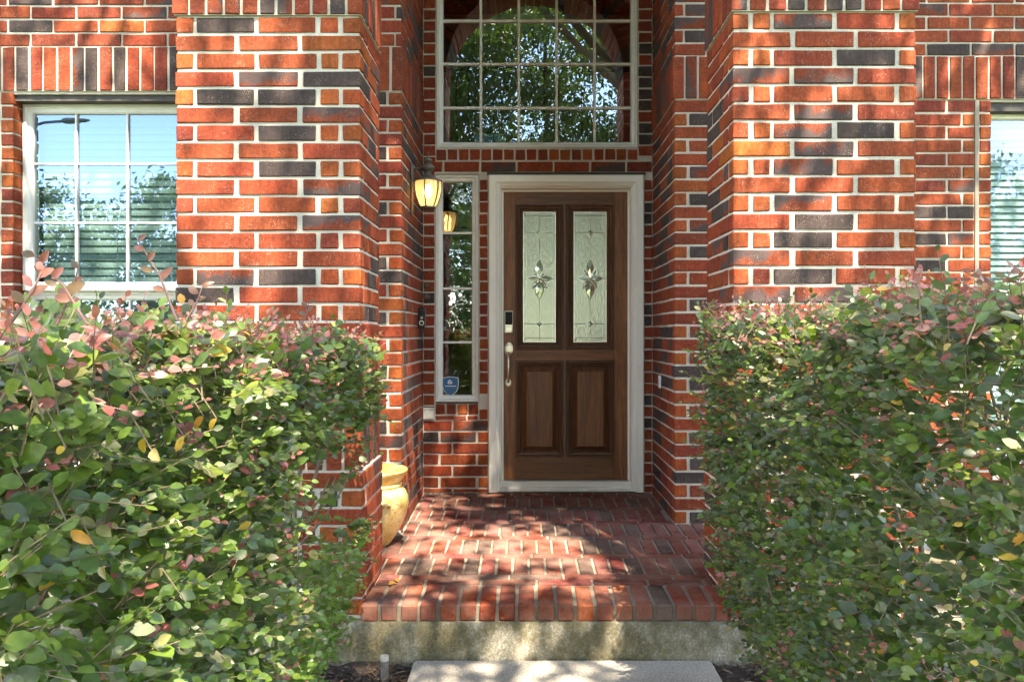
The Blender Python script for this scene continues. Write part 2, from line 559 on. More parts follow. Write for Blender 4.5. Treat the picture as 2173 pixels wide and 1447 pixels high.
M = {}
M['brick'] = brick_mat('brick_clay')
M['paver'] = brick_mat('paver_clay', dirt=0.75)
M['mortar'] = mortar_mat('mortar', (0.56, 0.51, 0.42), dark=0.72)
M['floor_mortar'] = mortar_mat('floor_mortar', (0.28, 0.24, 0.19), dark=0.6, moss=0.5)
M['brickface'] = brickface_mat('distant_brickwork')
M['concrete'] = concrete_mat('walk_concrete', (0.38, 0.35, 0.30))
M['mossy'] = concrete_mat('mossy_concrete', (0.46, 0.42, 0.34), moss=0.95)
M['wood_v'] = wood_mat('mahogany_upright', True)
M['wood_h'] = wood_mat('mahogany_level', False)
M['wood_m'] = wood_mat('mahogany_moulding', True, 0.85)
M['wood_dark'] = wood_mat('mahogany_dark', True, 0.12)  # much darker tone of the same wood, for strips along the mouldings
M['cream'] = simple_mat('cream_paint', (0.82, 0.81, 0.72), 0.45, var=0.03, scale=5, bstr=0.05)
M['white_vinyl'] = simple_mat('white_vinyl', (0.74, 0.75, 0.72), 0.35, var=0.05, scale=12, bstr=0.03)
M['almond'] = simple_mat('almond_vinyl', (0.74, 0.74, 0.68), 0.4, var=0.06, scale=12, bstr=0.03)
M['lintel'] = simple_mat('dark_steel_lintel', (0.045, 0.038, 0.032), 0.7, var=0.4, scale=25, bstr=0.2)
M['nickel'] = simple_mat('satin_nickel', (0.62, 0.57, 0.47), 0.33, metal=1.0, var=0.06, scale=60, bstr=0.0)
M['lead'] = simple_mat('silver_caming', (0.70, 0.70, 0.66), 0.3, metal=1.0, var=0.1, scale=90, bstr=0.1)
M['bronze'] = simple_mat('weathered_bronze', (0.115, 0.098, 0.075), 0.6, metal=0.15, var=0.3, scale=60, bstr=0.2)
M['black'] = simple_mat('black_plastic', (0.012, 0.012, 0.013), 0.25, var=0.2, scale=60, bstr=0.0)
M['screen'] = simple_mat('keypad_black', (0.010, 0.010, 0.010), 0.45, var=0.2, bstr=0.0, spec=0.15)
M['lens'] = simple_mat('camera_lens', (0.02, 0.022, 0.03), 0.06, var=0.1, bstr=0.0)
M['grey_plate'] = simple_mat('grey_cover', (0.34, 0.34, 0.32), 0.5, var=0.15, scale=30, bstr=0.1)
M['cap_grey'] = simple_mat('cap_grey', (0.22, 0.23, 0.23), 0.5, var=0.2, scale=60, bstr=0.1)
M['slat'] = simple_mat('blind_slat', (0.55, 0.63, 0.60), 0.45, var=0.04, scale=8, bstr=0.0)
M['inner_wall'] = simple_mat('interior_paint', (0.52, 0.50, 0.42), 0.8, var=0.05, scale=3, bstr=0.0)
M['inner_floor'] = simple_mat('interior_floor', (0.20, 0.15, 0.10), 0.5, var=0.2, scale=6, bstr=0.0)
M['iron'] = simple_mat('black_iron', (0.02, 0.018, 0.017), 0.5, metal=0.6, var=0.2, scale=40, bstr=0.0)
M['pipe'] = simple_mat('grey_pipe', (0.085, 0.085, 0.083), 0.5, var=0.25, scale=50, bstr=0.1)
M['bark'] = simple_mat('bark', (0.115, 0.085, 0.058), 0.9, var=0.45, scale=22, bstr=0.7)
M['twig'] = simple_mat('shrub_twig', (0.16, 0.115, 0.072), 0.8, var=0.35, scale=40, bstr=0.3)
M['redtwig'] = simple_mat('young_twig', (0.10, 0.045, 0.035), 0.6, var=0.3, scale=40, bstr=0.1)
M['leaf'] = leaf_mat('shrub_leaf', 0.30, 0.34)
M['tree_leaf'] = leaf_mat('tree_leaf', 0.35, 0.5)
M['dry_leaf'] = leaf_mat('dry_leaf', 0.2, 0.6)
M['pane'] = glass_mat('window_pane', 0.20, (0.46, 0.56, 0.55), film=(0.58, 0.70, 1.0))
M['pane_plain'] = glass_mat('plain_pane', 0.07, (0.66, 0.76, 0.75), film=(0.58, 0.70, 1.0))
M['pane_up'] = glass_mat('transom_pane', 0.24, (0.72, 0.78, 0.72), wav=0.012, wscale=6.0)
M['pane_side'] = glass_mat('sidelight_pane', 0.22, (0.6, 0.66, 0.6), wav=0.03, wscale=9.0)
M['mulch'] = simple_mat('mulch_bed', (0.030, 0.020, 0.014), 0.95, var=0.6, scale=45, bstr=1.0)
M['chip'] = simple_mat('mulch_chip', (0.055, 0.034, 0.022), 0.9, var=0.7, scale=16, bstr=0.4)
M['pale_twig'] = simple_mat('dry_twig', (0.28, 0.20, 0.13), 0.85, var=0.4, scale=30, bstr=0.3)
M['lawn'] = simple_mat('lawn', (0.075, 0.115, 0.028), 0.9, var=0.5, scale=9, bstr=0.6)
M['asphalt'] = simple_mat('asphalt', (0.055, 0.055, 0.056), 0.9, var=0.25, scale=30, bstr=0.3)
M['roof'] = simple_mat('roof_shingle', (0.10, 0.085, 0.075), 0.9, var=0.4, scale=20, bstr=0.4)
M['blue'] = simple_mat('sign_blue', (0.012, 0.10, 0.22), 0.35, var=0.05, bstr=0.0)
M['sign_white'] = simple_mat('sign_white', (0.75, 0.77, 0.78), 0.4, var=0.02, bstr=0.0)
M['nest'] = simple_mat('dried_mud', (0.12, 0.075, 0.05), 0.95, var=0.4, scale=60, bstr=0.8)
M['caulk'] = simple_mat('caulk_joint', (0.24, 0.20, 0.15), 0.7, var=0.15, scale=20, bstr=0.2)


def glazed_mat():
    m, N, L, b = new_mat('mottled_ochre_glaze')
    g = N.new('ShaderNodeNewGeometry')
    n1 = nd(N, 'ShaderNodeTexNoise', Scale=7.0, Detail=8.0, Roughness=0.7); L.new(g.outputs['Position'], n1.inputs['Vector'])
    n2 = nd(N, 'ShaderNodeTexNoise', Scale=70.0, Detail=4.0); L.new(g.outputs['Position'], n2.inputs['Vector'])
    r1 = ramp(N, L, n1.outputs['Fac'], [(0.32, (0.42, 0.20, 0.045)), (0.48, (0.56, 0.36, 0.11)), (0.64, (0.68, 0.54, 0.28))])
    r2 = ramp(N, L, n2.outputs['Fac'], [(0.30, (0.45, 0.4, 0.3)), (0.44, (1, 1, 1))])
    L.new(mixc(N, L, 1.0, r1.outputs['Color'], r2.outputs['Color'], 'MULTIPLY'), b.inputs['Base Color'])
    b.inputs['Roughness'].default_value = 0.42
    bump(N, L, n2.outputs['Fac'], b, 0.15, 0.004)
    return m


def door_glass_mat(name, rough, bs, diff):
    m, N, L, b = new_mat(name)
    out = N['Material Output']
    g = N.new('ShaderNodeNewGeometry')
    mp = N.new('ShaderNodeMapping'); mp.inputs['Rotation'].default_value = (0, 0.6, 0); mp.inputs['Scale'].default_value = (60, 60, 30)
    L.new(g.outputs['Position'], mp.inputs['Vector'])
    n = nd(N, 'ShaderNodeTexNoise', Scale=1.0, Detail=3.0); L.new(mp.outputs[0], n.inputs['Vector'])
    b.inputs['Base Color'].default_value = (0.52, 0.55, 0.44, 1)
    b.inputs['Roughness'].default_value = 0.5
    gl = N.new('ShaderNodeBsdfGlossy'); gl.inputs['Roughness'].default_value = rough
    gl.inputs['Color'].default_value = (0.42, 0.46, 0.37, 1)
    bp = N.new('ShaderNodeBump'); bp.inputs['Strength'].default_value = bs; bp.inputs['Distance'].default_value = 0.01
    L.new(n.outputs['Fac'], bp.inputs['Height']); L.new(bp.outputs[0], gl.inputs['Normal'])
    L.new(bp.outputs[0], b.inputs['Normal'])
    mx = N.new('ShaderNodeMixShader'); mx.inputs[0].default_value = 1 - diff
    L.new(b.outputs[0], mx.inputs[1]); L.new(gl.outputs[0], mx.inputs[2]); L.new(mx.outputs[0], out.inputs['Surface'])
    return m


M['glaze'] = glazed_mat()
M['door_glass'] = door_glass_mat('rippled_glass', 0.22, 0.16, 0.55)
M['bevel_glass'] = door_glass_mat('bevelled_glass', 0.04, 0.0, 0.35)


def emit_mat(name, col, strength):
    m, N, L, b = new_mat(name)
    b.inputs['Base Color'].default_value = (*col, 1)
    b.inputs['Emission Color'].default_value = (*col, 1)
    b.inputs['Emission Strength'].default_value = strength
    return m


M['bulb'] = emit_mat('lit_bulb', (1.0, 0.80, 0.50), 2.2)


def amber_mat():
    m, N, L, b = new_mat('amber_lantern_glass')
    out = N['Material Output']
    tl = N.new('ShaderNodeBsdfTranslucent'); tl.inputs['Color'].default_value = (0.80, 0.62, 0.33, 1)
    tr = N.new('ShaderNodeBsdfTransparent'); tr.inputs['Color'].default_value = (0.95, 0.80, 0.52, 1)
    mx = N.new('ShaderNodeMixShader'); mx.inputs[0].default_value = 0.45
    L.new(tl.outputs[0], mx.inputs[1]); L.new(tr.outputs[0], mx.inputs[2])
    gl = N.new('ShaderNodeBsdfGlossy'); gl.inputs['Roughness'].default_value = 0.15
    m2 = N.new('ShaderNodeMixShader'); m2.inputs[0].default_value = 0.08
    L.new(mx.outputs[0], m2.inputs[1]); L.new(gl.outputs[0], m2.inputs[2]); L.new(m2.outputs[0], out.inputs['Surface'])
    return m


M['amber'] = amber_mat()

# ------------------------------------------------------------------ ground and paving
P = 0.0785                                  # brick course
BAND = 2.775                                # underside of the upright brick band
PLY, PRY = 3.60, 3.555                      # front faces of the piers
PLX0, PLX1 = -1.52, -0.715
PRX0, PRX1 = 0.90, 1.69
PLB, PRB = 4.08, 4.06                       # rear faces of the piers
WLY, WRY = 4.72, 4.88                       # house walls either side of the porch
SLX, SRX = -0.70, 0.89                      # porch side walls
DY = 5.711                                  # door wall
CT = 0.150                                  # top of the concrete


def floor_z(y):
    return 0.222 + 0.0327 * (y - 3.56)


def sheet(name, x0, x1, y0, y1, z, mat, kind='structure', th=0.0):
    mb = MB()
    if th:
        mb.box(x0, x1, y0, y1, z - th, z)
    else:
        mb.add([(x0, y0, z), (x1, y0, z), (x1, y1, z), (x0, y1, z)], [(0, 1, 2, 3)])
    return tag(mb.build(name, mat), kind=kind)


sheet('lawn', -150, 150, -200, 60, -0.12, M['lawn'])
sheet('street', -150, 150, -21, -13.5, -0.10, M['asphalt'])
sheet('sidewalk', -150, 150, -11.2, -9.8, -0.03, M['concrete'], th=0.08)
o = MB().cbox(-0.47, 0.80, -9.79, 3.52, -0.12, 0.0, 0.012).build('walkway', M['concrete'])
tag(o, kind='structure')
# mulch bed: a lumpy sheet on both sides of the walkway
for nm, x0, x1 in (('mulch_bed', -3.6, -0.475), ('mulch_bed', 0.805, 3.8)):
    nx, ny = 60, 70
    xs, ys = np.linspace(x0, x1, nx), np.linspace(0.2, 3.535, ny)
    gx, gy = np.meshgrid(xs, ys)
    gz = -0.035 + 0.016 * np.sin(gx * 9 + gy * 4) * np.sin(gy * 7 - gx * 3) + RNG.normal(0, 0.006, gx.shape)
    vs = np.stack([gx, gy, gz], -1).reshape(-1, 3)
    ii = (np.arange(ny - 1)[:, None] * nx + np.arange(nx - 1)[None]).ravel()
    fs = np.stack([ii, ii + 1, ii + nx + 1, ii + nx], -1)
    tag(link(nm, mesh_np(nm, vs, fs), M['mulch']), kind='structure')


def chips(name, x0, x1, y0, y1, n, mat, l0, l1, w, kind_label, cat):
    vs, fs = [], []
    for i in range(n):
        x, y = random.uniform(x0, x1), random.uniform(y0, y1)
        a, l = random.uniform(0, math.pi), random.uniform(l0, l1)
        d = Vector((math.cos(a), math.sin(a), random.uniform(-0.3, 0.3))) * l / 2
        s = Vector((-math.sin(a), math.cos(a), random.uniform(-.4, .4))) * random.uniform(w * .5, w)
        c = Vector((x, y, -0.026 + random.uniform(-0.008, 0.014)))
        h = Vector((0, 0, random.uniform(0.002, 0.006)))
        b = len(vs)
        vs += [c - d - s * .6, c + d - s, c + d * 1.1 + s, c - d + s, c - d * .8 + h, c + d * .7 + h]
        fs += [(b, b + 1, b + 5, b + 4), (b + 3, b + 4, b + 5, b + 2), (b, b + 4, b + 3, b), (b + 1, b + 2, b + 5, b + 1)]
    me = bpy.data.meshes.new(name)
    me.from_pydata([tuple(v) for v in vs], [], [tuple(dict.fromkeys(f)) for f in fs])
    me.update()
    return tag(link(name, me, mat), kind_label, cat, kind='stuff')


def chips_pair(name, n, mat, l0, l1, w, lab, cat):
    a = chips(name, -1.6, -0.48, 2.4, 3.53, n, mat, l0, l1, w, lab[0], cat)
    b = chips(name, 0.81, 2.2, 2.4, 3.53, n, mat, l0, l1, w, lab[1], cat)


chips_pair('mulch_chips', 4200, M['chip'], 0.012, 0.045, 0.006,
           ('dark wood mulch chips beside the grey pipe stub', 'dark wood mulch chips under the taller hedge'), 'mulch')
chips_pair('dry_litter', 130, M['pale_twig'], 0.03, 0.11, 0.003,
           ('pale dry twigs scattered over the mulch beside the grey pipe stub', 'pale dry twigs scattered over the mulch under the taller hedge'), 'litter')

# ------------------------------------------------------------------ bricks
NL, NH, ND = 0.248, 0.0665, 0.075
_r = random.Random(3)


def brick_mesh(name, L_, D_, H_, jit=0.0019, c=0.0036):
    vs, fs = cham(L_, D_, H_, c, jit, _r)
    me = bpy.data.meshes.new(name)
    me.from_pydata(vs, [], fs)
    me.update()
    return me


LONG = [brick_mesh('brick', NL, ND, NH) for _ in range(10)]
SHORT = [brick_mesh('brick', 0.073, ND, NH) for _ in range(8)]
PAVE = [brick_mesh('brick', NL, 0.066, 0.066, 0.0016, 0.005) for _ in range(8)]
for me in LONG + SHORT: me.materials.append(M['brick'])
for me in PAVE: me.materials.append(M['paver'])


def colour(k, rnd=_r):
    """R red, r dull red, o orange, O bright orange, D dark, d flashed"""
    if k == '?':
        k = rnd.choices('RrodD', (50, 20, 3, 12, 14))[0]
    if k == 'h':
        k = rnd.choices('orRD', (40, 30, 26, 4))[0]
    j = rnd.uniform(0.62, 0.82)
    t = rnd.uniform(-1, 1)
    base = {'R': (0.300 * j, (0.051 + .008 * t) * j, 0.014 * j, 0), 'r': (0.250 * j, (0.039 + .007 * t) * j, 0.013 * j, 0.10),
            'o': (0.35 * j, (0.072 + .012 * t) * j, 0.013 * j, 0), 'O': (0.40 * j, 0.098 * j, 0.014 * j, 0),
            'D': (0.066 * j, 0.043 * j, 0.037 * j, 0.25), 'd': (0.255 * j, 0.046 * j, 0.013 * j, 0.95)}[k]
    return base


class Face:
    """a brick face: origin on the outer plane, u along the wall"""
    def __init__(s, ox, oy, ux, uy, parent, tone=1.0):
        s.o, s.u, s.ang = Vector((ox, oy, 0)), Vector((ux, uy, 0)), math.atan2(uy, ux)
        s.inn = Vector((-uy, ux, 0))              # inward
        s.parent = parent
        s.n = 0

    def brick(s, u0, u1, z0, z1, k='?', proud=0.0, depth=ND, soldier=False):
        if u1 - u0 < 0.012 or z1 - z0 < 0.012: return
        e = _r.uniform(-.0022, .0022); u0 += e; u1 += _r.uniform(-.0022, .0022); z1 += _r.uniform(-.0016, .0016)
        L_, H_ = u1 - u0, z1 - z0
        if soldier:
            me, sc = _r.choice(LONG), (H_ / NL, depth / ND, L_ / NH)
            rot = Matrix.Rotation(s.ang, 4, 'Z') @ Matrix.Rotation(math.pi / 2 * _r.choice((-1, 1)), 4, 'Y')
        elif L_ < 0.14:
            me, sc = _r.choice(SHORT), (L_ / 0.073, depth / ND, H_ / NH)
            rot = Matrix.Rotation(s.ang, 4, 'Z') @ Matrix.Rotation(_r.choice((0, math.pi)), 4, 'Y')
        else:
            me, sc = _r.choice(LONG), (L_ / NL, depth / ND, H_ / NH)
            rot = Matrix.Rotation(s.ang, 4, 'Z') @ Matrix.Rotation(_r.choice((0, math.pi)), 4, 'Y')
        jit = Matrix.Rotation(_r.uniform(-.006, .006), 4, 'Z') @ Matrix.Rotation(_r.uniform(-.004, .004), 4, 'X')
        o = bpy.data.objects.new('brick', me)
        pos = s.o + s.u * ((u0 + u1) / 2) + s.inn * (depth / 2 - proud - _r.uniform(-.0012, .0012)) + Vector((0, 0, (z0 + z1) / 2 + _r.uniform(-.0008, .0008)))
        o.matrix_world = Matrix.Translation(pos) @ rot @ jit @ Matrix.Diagonal((*sc, 1))
        o.color = colour(k)
        COL.objects.link(o)
        o.parent = s.parent
        s.n += 1
        return o

    def row(s, z0, segs, keys=None, proud=0.0, h=NH, off=0.006):
        for i, (a, b) in enumerate(segs):
            s.brick(a, b, z0 + off, z0 + off + h, keys[i] if keys else ('?' if b - a > .14 else 'h'), proud)

    def soldiers(s, u0, u1, z0, z1, proud=0.0, pitch=0.0785, skip=None):
        n = max(1, round((u1 - u0) / pitch))
        p = (u1 - u0 + 0.012) / n
        for i in range(n):
            a = u0 + i * p
            if skip and skip[0] < a < skip[1]: continue
            s.brick(a, a + p - 0.012, z0, z1, '?', proud, soldier=True)

    def run(s, u0, u1, z0, phase, gap=0.013, L_=0.248, proud=0.0, skip=None, h=NH):
        """running bond between u0 and u1"""
        a = u0 - phase * (L_ + gap)
        while a < u1 - 0.02:
            p, q = max(a, u0), min(a + L_, u1)
            if q - p > 0.02 and not (skip and skip[0] < p and q < skip[1]):
                s.brick(p, q, z0 + 0.006, z0 + 0.006 + h, '?', proud)
            a += L_ + gap


house = empty('brick_house', (0, 5.2, 0.15))
tag(house, 'red brick house front with tall recessed porch between two brick piers', 'house')


def part(name, mb, mat, parent=house, **kw):
    return mb.build(name, mat, parent, **kw)


def link_keep(o, parent):
    o.parent = parent


# parents are never rotated or scaled, so world = local through the parent's translation only
_link0 = link


def link(name, me, mat=None, parent=None):
    o = bpy.data.objects.new(name, me)
    COL.objects.link(o)
    if mat is not None and len(me.materials) == 0:
        me.materials.append(mat)
    if parent is not None:
        o.parent = parent
        w = world_of(parent)
        o.matrix_parent_inverse = Matrix.Translation(-w)
    return o


def world_of(p):
    return Vector(p.location)


R = 0.006                                     # joint recess
# --- piers
LA = [(0, .073), (.091, .341), (.360, .610), (.633, .709), (.729, .805)]
LB = [(0, .2525), (.275, .529), (.5535, .805)]
RA = [(0, .069), (.089, .162), (.18, .43), (.45, .699), (.721, .79)]
RB = [(0, .247), (.269, .521), (.541, .79)]
LK = ['oDRoo', 'RRo', 'oRRoo', 'RdD', 'oDDoo', 'RRd', 'rRDoo', 'RRR', 'oRDoo', 'RRd', 'rRRor', 'RRd', 'rRRrr', 'RRR', 'odDoo', 'DRR', 'rRRoo', 'RRR', 'rDRoo', 'RdR', 'oRRor', 'RRD']
RK = ['oodRo', 'oRR', 'ooRDo', 'ddR', 'roRRo', 'RdR', 'oodDo', 'OdR', 'oodRo', 'RRR', 'oodRo', 'RDR', 'ooDRo', 'dRR', 'orDRo', 'ddR', 'ooRRo', 'RRD', 'roRRo', 'RRR', 'ooRDo', 'RRR']
RETA = [(.0, .083), (.097, .178), (.194, .395), (.411, 1)]
WSC = 0.014                                   # how far the lower part stands out
for side in (0, 1):
    x0, x1, yf, yb = ((PLX0, PLX1, PLY, PLB), (PRX0, PRX1, PRY, PRB))[side]
    mb = MB()
    mb.box(x0 + R, x1 - R, yf + R, yb - R, BAND - 22 * P - .26, 3.75)
    mb.box(x0 + R - WSC, x1 - R + WSC, yf + R - WSC, yb - R + WSC, CT - 0.01, BAND - 22 * P - .26 + .001)
    mb.box(x0 + R - .012, x1 - R + .012, yf + R - .012, yb - R + .012, BAND + .001, BAND + .2545)
    pier = mb.build('pier', M['mortar'], house)
    pier.data.materials.append(M['brickface'])
    out_n = Vector((-1, 0, 0)) if side == 0 else Vector((1, 0, 0))
    for p in pier.data.polygons:
        if p.normal.dot(out_n) > .9 or p.normal.y > .9 or p.center.z > 3.74:
            p.material_index = 1
    ff = Face(x0, yf, 1, 0, pier)
    dep = yb - yf
    rf = Face(x1, yf, 0, 1, pier) if side == 0 else Face(x0, yb, 0, -1, pier)   # the face towards the porch

    def ret(a, b):
        return (a, b) if side == 0 else (dep - b, dep - a)

    def retrow(z0, A, kfront, off=0.006, proud=0.0):
        segs = [(max(a, ND + .001) if a == 0 else a, min(b, dep)) for a, b in (RETA if A else [(0, .245), (.262, 1)])]
        if A: segs = segs[1:]
        for i, (a, b) in enumerate(segs):
            a, b = ret(a, b)
            k = '?'
            if not A and i == 0: k = kfront
            rf.brick(a, b, z0 + off, z0 + off + NH, k, proud)
    for n in range(22):
        A = n % 2 == 0
        z0 = BAND - (n + 1) * P
        keys = (LK, RK)[side][n]
        segs = ((LA if A else LB), (RA if A else RB))[side]
        ff.row(z0, segs, keys)
        retrow(z0, A, keys[-1] if side == 0 else keys[0])
    # upright band at the foot of the upper part
    zb = BAND - 22 * P - .255
    ff.soldiers(0, x1 - x0, zb, zb + .248)
    a, b = ret(ND + .012, dep)
    rf.soldiers(a, b, zb, zb + .248)
    # lower part, standing slightly proud
    w = x1 - x0
    for n in range(8):
        z0 = zb - .004 - (n + 1) * P
        A = n % 2 == 1
        s0 = ((LA if A else LB), (RA if A else RB))[side]
        segs = [(a - (WSC if i == 0 else 0), b + (WSC if i == len(s0) - 1 else 0)) for i, (a, b) in enumerate(s0)]
        if n == 7: z0 += 0.0
        ff.row(z0, segs, None, proud=WSC)
        retrow(z0, A, '?', proud=WSC)
    # band at the head, standing proud, and a few courses above it
    ff.soldiers(-.01, w + .01, BAND + .004, BAND + .252, proud=.012)
    a, b = ret(ND, dep)
    rf.soldiers(a, b, BAND + .004, BAND + .252, proud=.012)
    for n in range(3):
        z0 = BAND + .258 + n * P
        ff.row(z0, ((LA, RA)[side] if n % 2 else (LB, RB)[side]))
        retrow(z0, n % 2 == 1, '?')
    part_n = ff.n + rf.n

# arch over the opening, joining both piers
ACX, AR, ASP, ATOP = (PLX1 + PRX0) / 2, (PRX0 - PLX1) / 2 - .0, 3.75, 5.3
mb = MB()
ya, yb_ = 3.60, 4.07
NS = 28
for i in range(NS):
    a0, a1 = math.pi - math.pi * i / NS, math.pi - math.pi * (i + 1) / NS
    p0 = (ACX + AR * math.cos(a0), ASP + AR * math.sin(a0)); p1 = (ACX + AR * math.cos(a1), ASP + AR * math.sin(a1))
    vs = [(p0[0], ya, p0[1]), (p1[0], ya, p1[1]), (p1[0], ya, ATOP), (p0[0], ya, ATOP),
          (p0[0], yb_, p0[1]), (p1[0], yb_, p1[1]), (p1[0], yb_, ATOP), (p0[0], yb_, ATOP)]
    mb.add(vs, [(0, 1, 2, 3), (5, 4, 7, 6), (4, 5, 1, 0), (3, 2, 6, 7)])
mb.box(PLX0, PLX1, ya + .002, yb_ - .002, 3.752, ATOP)
mb.box(PRX0, PRX1, ya + .002, yb_ - .002, 3.752, ATOP)
part('arch_wall', mb, M['brickface'])
# radial bricks round the arch, both faces
ring = empty('arch_ring', (ACX, 3.83, ASP))
ring.parent = house; ring.matrix_parent_inverse = Matrix.Translation(-Vector(house.location))
NV = 34
for i in range(NV):
    a = math.pi * (i + .5) / NV
    o = bpy.data.objects.new('brick', _r.choice(LONG))
    ctr = Vector((ACX + (AR + .115) * math.cos(a), 3.835, ASP + (AR + .115) * math.sin(a)))
    o.matrix_world = Matrix.Translation(ctr) @ Matrix.Rotation(-a, 4, 'Y') @ Matrix.Diagonal((1.0, .50 / ND, .97, 1))
    o.color = colour('?')
    COL.objects.link(o)
    o.parent = ring
    o.matrix_parent_inverse = Matrix.Translation(-Vector(ring.location))


# --- walls with openings: a core of boxes behind the brick faces
def wall_core(name, boxes, mat=M['mortar']):
    mb = MB()
    for b in boxes: mb.box(*b)
    return part(name, mb, mat)


WX0, WX1, WZ0, WZ1 = -2.924, -1.955, 0.58, BAND - .02      # left window opening
VX0, VX1, VZ0, VZ1 = 2.765, 3.74, 0.58, BAND - .02         # right window opening
TH = 0.20
TOPZ = 5.3
wl_ = wall_core('front_wall', [(-4.8, WX0 - R, WLY + R, WLY + TH, .05, TOPZ), (WX0 - R, WX1 + R, WLY + R, WLY + TH, WZ1 + R, TOPZ),
                               (WX0 - R, WX1 + R, WLY + R, WLY + TH, .05, WZ0 - R), (WX1 + R, SLX - R, WLY + R, WLY + TH, .05, TOPZ)])
fl = Face(-3.4, WLY, 1, 0, wl_)
OU = 3.4
nrow = int((BAND - .15) / P)
for n in range(nrow):
    z0 = BAND - (n + 1) * P
    if z0 + P > WZ0 + .02:
        # corner by the porch: short brick or long brick at the corner
        if n % 2 == 0:
            fl.row(z0, [(OU - .70 - .155, OU - .70 - .088), (OU - .70 - .073, OU - .70)], ['r' if n % 4 else 'D', 'o'])
            fl.row(z0, [(OU - .70 - .42, OU - .70 - .168)])
        else:
            fl.row(z0, [(OU - .70 - .25, OU - .70)])
        # brick ends beside the window
        fl.row(z0, [(OU + WX0 - .070, OU + WX0)], ['h'])
        fl.run(0.10, OU + WX0 - .082, z0, .5 * (n % 2))
        fl.row(z0, [(OU + WX1, OU + WX1 + .070), (OU + WX1 + .083, OU + WX1 + .331)])
    else:
        fl.run(0.3, OU - 1.72, z0, .5 * (n % 2))
        fl.row(z0, [(OU - .70 - .25 + .05 * (n % 2), OU - .70)])
fl.soldiers(0.1, OU - .70 + .010, BAND + .004, BAND + .252, proud=.008, skip=(OU - 1.75, OU - 1.02))
for n in range(5):
    z0 = BAND + .256 + n * P
    fl.run(0.1, OU - .70, z0, (.16, .66)[n % 2], skip=(OU - 1.8, OU - .99))
mb = MB()
mb.box(-4.7, SLX - R + .008, WLY + R - .008, WLY + R + .05, BAND + .001, BAND + .2545)
mb.box(SLX - .1, SLX - R + .008, WLY + R + .05, DY + .02, BAND + .001, BAND + .2545)
mb.box(SRX + R - .008, 4.8, WRY + R - .008, WRY + R + .05, BAND + .001, BAND + .2545)
mb.box(SRX + R - .008, SRX + .1, WRY + R + .05, DY + .02, BAND + .001, BAND + .2545)
part('band_mortar', mb, M['mortar'])
# jamb returns of the left window
fj = Face(WX0, WLY, 0, 1, wl_)
for n in range(nrow):
    z0 = BAND - (n + 1) * P
    if z0 + P > WZ0 + .02: fj.brick(ND + .001, .14, z0 + .006, z0 + .006 + NH, 'r', depth=.05)

wr_ = wall_core('front_wall', [(VX1 + R, 4.9, WRY + R, WRY + TH, .05, TOPZ), (VX0 - R, VX1 + R, WRY + R, WRY + TH, VZ1 + R, TOPZ),
                               (VX0 - R, VX1 + R, WRY + R, WRY + TH, .05, VZ0 - R), (SRX + R, VX0 - R, WRY + R, WRY + TH, .05, TOPZ)])
fr_ = Face(0, WRY, 1, 0, wr_)
RKW = {0: ('r', 'r'), 8: ('D', 'D'), 10: ('D', 'd'), 12: ('D', 'R')}
for n in range(nrow):
    z0 = BAND - (n + 1) * P
    if n % 2 == 1:
        fr_.row(z0, [(SRX, SRX + .073), (SRX + .091, SRX + .335)], ['o', 'dD?R?'[n % 5]])
    else:
        fr_.row(z0, [(SRX, SRX + .25)])
    if z0 + P > VZ0 + .02:
        e = VX0 - .070 - .030                     # caulked joint
        if n % 2 == 0:
            fr_.row(z0, [(1.93, 2.176)])
            fr_.row(z0, [(2.19, e - .168), (e - .152, e)], RKW.get(n, ('?', '?')))
        else:
            fr_.row(z0, [(1.84, 2.087)])
            fr_.row(z0, [(2.10, e - .078), (e - .064, e)], ['R', 'o'])
        fr_.row(z0, [(VX0 - .068, VX0)], ['o' if n % 3 else 'R'])
    else:
        fr_.run(1.9, 3.6, z0, .5 * (n % 2))
fr_.soldiers(SRX - .010, 3.6, BAND + .004, BAND + .252, proud=.008, skip=(1.15, 1.85))
for n in range(5):
    z0 = BAND + .256 + n * P
    fr_.run(SRX, 3.6, z0, (.25, .75)[n % 2], skip=(1.2, 1.85))
mb = MB(); mb.box(VX0 - .096, VX0 - .072, WRY - .001, WRY + .03, .2, BAND - .004)
part('caulk_joint', mb, M['caulk'])
fj = Face(VX0, WRY, 0, 1, wr_)
for n in range(nrow):
    z0 = BAND - (n + 1) * P
    if z0 + P > VZ0 + .02: fj.brick(ND + .001, .14, z0 + .006, z0 + .006 + NH, 'r', depth=.05)

